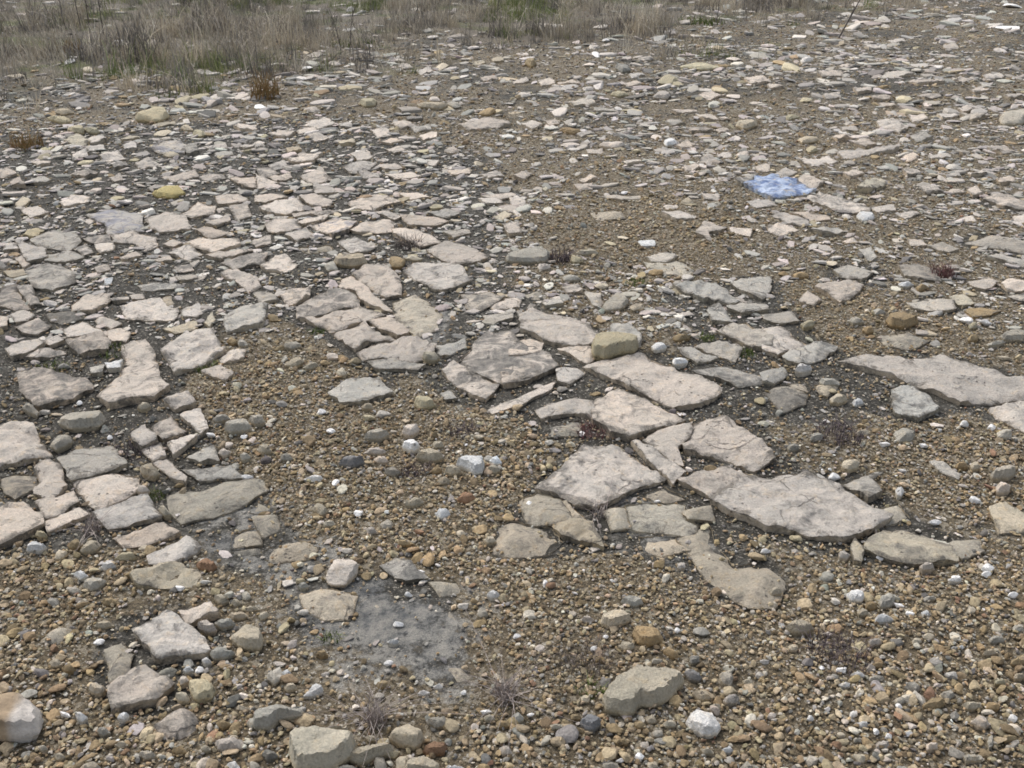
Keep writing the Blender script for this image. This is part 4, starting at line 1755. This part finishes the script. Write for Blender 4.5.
def strew(y0, y1, dens, s0, s1, big, mode, mg=1.15):
    """pebbles of size s0..s1 (m) between depths y0 and y1, by what the ground is there"""
    w1 = 0.54 * y1 + mg
    n = int(dens * 2 * w1 * (y1 - y0))
    x, y = rng.uniform(-w1, w1, n), rng.uniform(y0, y1, n)
    keep = np.abs(x) < 0.54 * y + mg
    x, y = x[keep], y[keep]
    g = look(GRAVEL, x, y)
    cr = crust_at(x, y)
    den = 0.62 + 0.55 * g - 0.36 * cr + 0.22 * fbm(x / .35, y / .35, 51, 3)
    if mode == 1:
        den = den * np.clip(0.45 + 0.8 * fbm(x / .45, y / .45, 91, 3) + 0.7 * np.clip((1.95 - y) / .4, 0, 1) + 0.35 * (x < -0.4), 0.12, 1)
    if mode == 2:
        den = 0.62 - 0.60 * g + 0.55 * fbm(x / .6, y / .6, 57, 4) + 0.4 * look(CRUST_T, x, y)
    if mode < 2:
        den = den * (1 - 0.7 * np.clip(look(SILT, x, y) * 1.2, 0, 1))
    on = np.maximum(look(slab_r, x, y), 0)
    fl = look(flat_r, x, y)
    edge = look(near_slab, x, y)
    den = np.where(on > .5, (0.035 if mode < 2 else 0.0), den)
    den = np.where(fl > .5, den * 0.30, den)
    den = np.where(look(loose_r, x, y) > .5, 0.0, den)
    den = den * (1 - (0.8 if mode == 2 else 0.85) * grass_at(x, y))
    keep = rng.random(len(x)) < np.clip(den, 0, 1)
    x, y, on, fl = x[keep], y[keep], on[keep], fl[keep]
    n = len(x)
    s = s0 * (s1 / s0) ** (rng.random(n) ** 2.0) * 0.5
    z = g_full(x, y) + s * (rng.uniform(-0.10, 0.10, n) if mode == 2 else rng.uniform(-0.12, 0.28, n))
    z = np.where(fl > .5, z + 0.006, z)
    z = np.where(on > .5, g_low(x, y) + 0.034, z)
    ok = on < .5                                           # grains on the slabs come later, set on the slab tops
    x, y, z, s = x[ok], y[ok], z[ok], s[ok]
    n = len(x)
    rot = np.stack([rng.normal(0, (.11 if mode == 2 else .35), n), rng.normal(0, .11 if mode == 2 else .35, n), rng.uniform(0, 6.28, n)], 1)
    scl = np.stack([s, s * rng.uniform(.75, 1.1, n), s * rng.uniform(.7, 1.25, n)], 1)
    return np.stack([x, y, z], 1), rot, scl, (colours(x, y, n) if mode < 2 else chip_colours(n))


def put(name, coll, sets, label):
    a = [np.vstack([s[k] for s in sets]) for k in range(4)]
    scatter(name, coll, a[0], a[1], a[2], rng.integers(0, NPEB, len(a[0])), a[3], label, mat=M_CHIP if coll is chip else M_GRAVEL)
    return len(a[0])


nf = put('fine_gravel', peb_fine, [strew(1.0, 3.0, 7000, .0042, .017, 0, 0), strew(1.0, 3.4, 2800, .007, .016, 0, 0), strew(3.0, 4.6, 3600, .007, .015, 0, 0),
                                   strew(4.6, 7.5, 1500, .010, .022, 0, 0), strew(7.5, 20, 420, .016, .035, 0, 0)],
         'fine ochre and grey gravel covering the ground between the slabs')
sets = [strew(1.0, 3.2, 1300, .011, .038, 1, 1), strew(3.2, 5.5, 420, .016, .038, 1, 1), strew(5.5, 9, 90, .025, .055, 1, 1),
        strew(1.0, 3.6, 45, .026, .05, 1, 1)]
e = EXTRA
if e:
    ex = np.array([(q[0], q[1], g_full(np.array([q[0]]), np.array([q[1]]))[0] + q[4] * .3) for q in e])
    es = np.array([(q[2], q[3], q[4] * 1.1) for q in e])
    er = np.stack([rng.normal(0, .1, len(e)), rng.normal(0, .1, len(e)), rng.uniform(-.3, .3, len(e))], 1)
    sets.append((ex, er, es, np.array([q[5] for q in e]) * rng.uniform(.85, 1.1, (len(e), 1))))
ng_ = put('coarse_gravel', peb_big, sets, 'coarse angular pebbles mixed through the gravel')
nr = put('stone_chips', chip, [strew(1.2, 3.6, 110, .015, .05, 1, 2), strew(3.6, 5.2, 850, .016, .09, 1, 2), strew(5.2, 7.5, 440, .022, .14, 1, 2),
                                 strew(7.5, 11, 210, .032, .22, 1, 2), strew(11, 22, 62, .05, .30, 1, 2)],
         'flat grey limestone chips littering the rubble')
print('instances', nf, ng_, nr)


# ---------------------------------------------------------------- dry grass
def blades(name, n, h0, h1, spread, w, mat, seed, lean=0.5, segs=3):
    r = np.random.default_rng(seed)
    V, F = [], []
    for _ in range(n):
        a, rad = r.uniform(0, 6.28), spread * math.sqrt(r.random())
        bx, by = rad * math.cos(a), rad * math.sin(a)
        h = r.uniform(h0, h1)
        la, lz = r.uniform(0, 6.28), abs(r.normal(0, lean)) * h
        wa = r.uniform(0, 6.28)
        wx, wy = math.cos(wa) * w / 2, math.sin(wa) * w / 2
        kink = r.normal(0, 0.12 * h, 2)
        k0 = len(V)
        for k in range(segs + 1):
            t = k / segs
            cx, cy = bx + math.cos(la) * lz * t * t + kink[0] * t * (1 - t), by + math.sin(la) * lz * t * t + kink[1] * t * (1 - t)
            cz = h * (t - 0.22 * t * t * min(lz / h, 1.5))
            ww = 1 - 0.8 * t
            V += [(cx - wx * ww, cy - wy * ww, cz - (0.012 if k == 0 else 0)), (cx + wx * ww, cy + wy * ww, cz - (0.012 if k == 0 else 0))]
        for k in range(segs):
            q = k0 + 2 * k
            F.append((q, q + 1, q + 3, q + 2))
    m = bpy.data.meshes.new(name)
    m.from_pydata(V, [], F)
    m.materials.append(mat)
    m.update()
    return bpy.data.objects.new(name, m)


tufts = source('tuft_source', [blades('tuft_%d' % k, 18, .06, .30, .10, .008, M_GRASS, 300 + k, 0.55) for k in range(5)] +
               [blades('tuft_%d' % k, 40, .02, .09, .11, .006, M_GRASS, 300 + k, 0.8, 2) for k in range(5, 8)])


def grass(y0, y1, dens, thr):
    w1 = 0.6 * y1 + 1.5
    n = int(dens * 2 * w1 * (y1 - y0))
    x, y = rng.uniform(-w1, w1, n), rng.uniform(y0, y1, n)
    k = (np.abs(x) < 0.6 * y + 1.5)
    x, y = x[k], y[k]
    g = grass_at(x, y)
    clump = np.clip(0.5 + 0.9 * fbm(x / .7, y / .7, 71, 3), 0, 1)
    k = rng.random(len(x)) < g * (0.35 + 0.65 * clump) - thr
    x, y = x[k], y[k]
    n = len(x)
    green = np.clip(fbm(x / 1.2, y / 1.2, 77, 3) * 1.3 - .35 + np.clip((y - 13) / 3, 0, 1) * (1.0 - 0.7 * np.clip((x + 3) / 8, 0, 1)), 0, 1)
    straw = np.array([(.50, .43, .32), (.40, .35, .275), (.25, .225, .19), (.15, .135, .12), (.60, .54, .43)])[rng.choice(5, n, p=[.25, .25, .2, .2, .1])]
    grn = np.array([(.15, .19, .06), (.22, .23, .09)])[rng.integers(0, 2, n)]
    isg = rng.random(n) < green * .8
    col = np.where(isg[:, None], grn, straw) * rng.lognormal(0, .15, n)[:, None]
    s = rng.uniform(.55, 1.25, n) * (0.55 + 0.55 * clump[k])
    idx = np.where(isg & (rng.random(n) < .6), rng.integers(5, 8, n), np.where(rng.random(n) < .75, rng.integers(0, 5, n), rng.integers(5, 8, n)))
    return np.stack([x, y, g_full(x, y) - .006], 1), np.stack([rng.normal(0, .1, n), rng.normal(0, .1, n), rng.uniform(0, 6.28, n)], 1), \
        np.stack([s, s, s * rng.uniform(.8, 1.2, n)], 1), col, idx


gs = [grass(6.5, 12, 95, .0), grass(12, 20, 70, 0), grass(20, 40, 12, 0)]
a = [np.concatenate([q[k] for q in gs]) for k in range(5)]
print('tufts', len(a[0]))
scatter('dry_grass', tufts, a[0], a[1], a[2], a[4], a[3], 'dry straw-coloured grass with green patches along the back', mat=M_GRASS)


# ---------------------------------------------------------------- single plants
def thing(o, name, px, py, label, cat, group):
    x, y = at(np.array([float(px)]), np.array([float(py)]))
    o.name = name
    o.data.name = name
    o.location = (x[0], y[0], float(g_full(x, y)[0]) - .003)
    o['label'], o['category'], o['group'] = label, cat, group
    C.objects.link(o)
    return o


m_straw = plain('dead_grass_grey', (.40, .35, .31), (.19, .155, .145))
m_purple = plain('dead_weed_purple', (.13, .10, .105), (.06, .05, .052))
m_dark = plain('dead_weed_dark', (.085, .072, .065), (.16, .13, .11))
m_red = plain('red_weed', (.17, .075, .075), (.10, .06, .05))
m_orange = plain('orange_weed', (.30, .17, .075), (.19, .16, .07))
m_moss = plain('moss_green', (.075, .105, .025), (.13, .16, .04))
m_twig = plain('twig_bark', (.065, .055, .05), (.12, .10, .085))
TUFTS = [
    (376, 722, 44, .02, .075, .022, m_straw, 'nearest dried grey grass tuft, above the squared block at the bottom'),
    (505, 697, 50, .02, .075, .022, m_straw, 'dried grey grass tuft at the right end of the silt, bottom centre'),
    (92, 530, 26, .02, .07, .02, m_straw, 'dried grass tuft hanging below the left slab rows'),
    (600, 512, 12, .02, .06, .02, m_straw, 'few pale dead stems in the crack below the central slab'),
    (838, 655, 70, .01, .045, .06, m_purple, 'dark dead weed mat in the lower right gravel'),
    (592, 430, 40, .01, .04, .045, m_red, 'reddish weed in the crack between two central slabs'),
    (415, 471, 40, .008, .03, .04, m_purple, 'low purplish weed in the middle of the gravel hollow'),
    (838, 436, 70, .01, .04, .07, m_purple, 'purplish weed mat right of the central slabs'),
    (560, 260, 40, .02, .06, .05, m_purple, 'purplish dead weed right of the long grey-white stone'),
    (585, 660, 45, .01, .04, .05, m_dark, 'dark dead weed behind the left end of the largest boulder'),
    (408, 245, 40, .02, .06, .06, m_dark, 'dark dead weed in the nook behind the cracked slab'),
    (463, 433, 30, .008, .03, .04, m_purple, 'small purple weed above the cream-white chunk'),
    (942, 275, 40, .02, .06, .05, m_red, 'dark red weed beside a grey flat stone at the right'),
    (135, 452, 30, .01, .04, .05, m_purple, 'dark weed between the left slabs'),
    (265, 97, 60, .05, .2, .11, m_orange, 'orange-brown weed standing before the dry grass'),
    (28, 148, 50, .03, .11, .09, m_orange, 'rusty low weed at the far left rubble'),
    (72, 52, 30, .05, .13, .08, m_orange, 'rusty small weed in the far left grass'),
]
for k, (px, py, n, h0, h1, sp, mt, lab) in enumerate(TUFTS):
    d = float(np.hypot(*at(px, py)))
    lean = 1.3 if h1 < .08 else .7
    thing(blades('weed', int(n * 3), h0 * 1.2, h1 * 1.25, sp * 1.15, max(.0022, d * .0011), mt, 700 + k, lean), 'grass_tuft' if mt is m_straw else 'weed', px, py, lab,
          'grass tuft' if mt is m_straw else 'weed', 'single weeds among the stones')
MOSS = [(317, 329, .035, 'bright green moss at the foot of the big cracked slab'), (636, 284, .05, 'green moss patch behind the yellow block'),
        (706, 337, .04, 'green moss at the corner of the grey slab right of the yellow block'), (155, 493, .03, 'green moss on the ledge of the left slabs'),
        (205, 366, .05, 'green moss under the tilted pale slab'), (112, 350, .06, 'dark green moss between the left slabs'),
        (52, 366, .06, 'dark green moss below a ledge at the left edge'), (744, 352, .05, 'green moss beside a flat stone right of centre'),
        (330, 637, .025, 'tiny green sprout on the silt'), (590, 690, .03, 'green sprouts left of the largest boulder'),
        (355, 45, .25, 'green low plants inside the dry grass'), (700, 22, .3, 'green low plants in the far right grass')]
for k, (px, py, rd, lab) in enumerate(MOSS):
    d = float(np.hypot(*at(px, py)))
    thing(blades('moss', int(60 + 500 * min(rd, .12)), .004 + rd * .05, .012 + rd * .3, rd, max(.003, d * .0012), m_moss, 800 + k, .9, 2), 'moss' if rd < .2 else 'weed',
          px, py, lab, 'moss' if rd < .2 else 'weed', 'green plants among the stones')


def stalk(px, py, h, lx, ly, r, twigs, seed, mat):
    rr = np.random.default_rng(seed)
    V, F = [], []

    def tube(p0, p1, r0, r1, n=5, seg=5, bend=.04):
        p0, p1 = np.array(p0), np.array(p1)
        L = np.linalg.norm(p1 - p0)
        off = rr.normal(0, bend * L, 3)
        k0 = len(V)
        for k in range(seg + 1):
            t = k / seg
            c = p0 + (p1 - p0) * t + off * t * (1 - t) * 2
            q = r0 + (r1 - r0) * t
            for j in range(n):
                a = 6.283 * j / n
                V.append((c[0] + q * math.cos(a), c[1] + q * math.sin(a), c[2]))
        for k in range(seg):
            for j in range(n):
                F.append((k0 + k * n + j, k0 + k * n + (j + 1) % n, k0 + (k + 1) * n + (j + 1) % n, k0 + (k + 1) * n + j))
    top = np.array((lx, ly, h))
    tube((0, 0, -.02), top, r, r * .45)
    for _ in range(twigs):
        t = rr.uniform(.35, .95)
        a = rr.uniform(0, 6.28)
        L = h * rr.uniform(.15, .35)
        b = top * t
        tube(b, b + np.array((math.cos(a) * L * .6, math.sin(a) * L * .6, L * .8)), r * .5, r * .25, 4, 3)
    m = bpy.data.meshes.new('stalk')
    m.from_pydata(V, [], F)
    m.materials.append(mat)
    m.update()
    return bpy.data.objects.new('stalk', m)


for k, (px, py, h, lx, ly, r, tw, lab) in enumerate([
        (838, 38, .50, .26, .1, .011, 2, 'dark bare twig leaning right in the far right rubble'),
        (92, 42, .8, .02, .1, .007, 5, 'tallest dark dead stalk in the far left grass'),
        (104, 38, .7, .01, 0, .006, 4, 'dark dead stalk just right of the tallest one'),
        (82, 34, .6, -.02, 0, .006, 3, 'dark dead stalk just left of the tallest one'),
        (66, 30, .6, .0, 0, .005, 3, 'thin dead stalk nearest the left corner of the grass'),
        (350, 55, .42, .06, 0, .006, 6, 'dark branching dead stalk in the grass left of centre'),
        (341, 50, .4, -.09, 0, .005, 4, 'dead stalk leaning left beside the branching one'),
        (497, 20, .35, .03, 0, .006, 3, 'dark dead stalk at the top of the grass near centre'),
        (716, 22, .35, .02, 0, .006, 4, 'thin dead stalk in the far grass right of centre')]):
    thing(stalk(px, py, h, lx, ly, r, tw, 900 + k, m_twig), 'dead_stalk', px, py, lab, 'dead stalk', 'dead stalks in the grass')
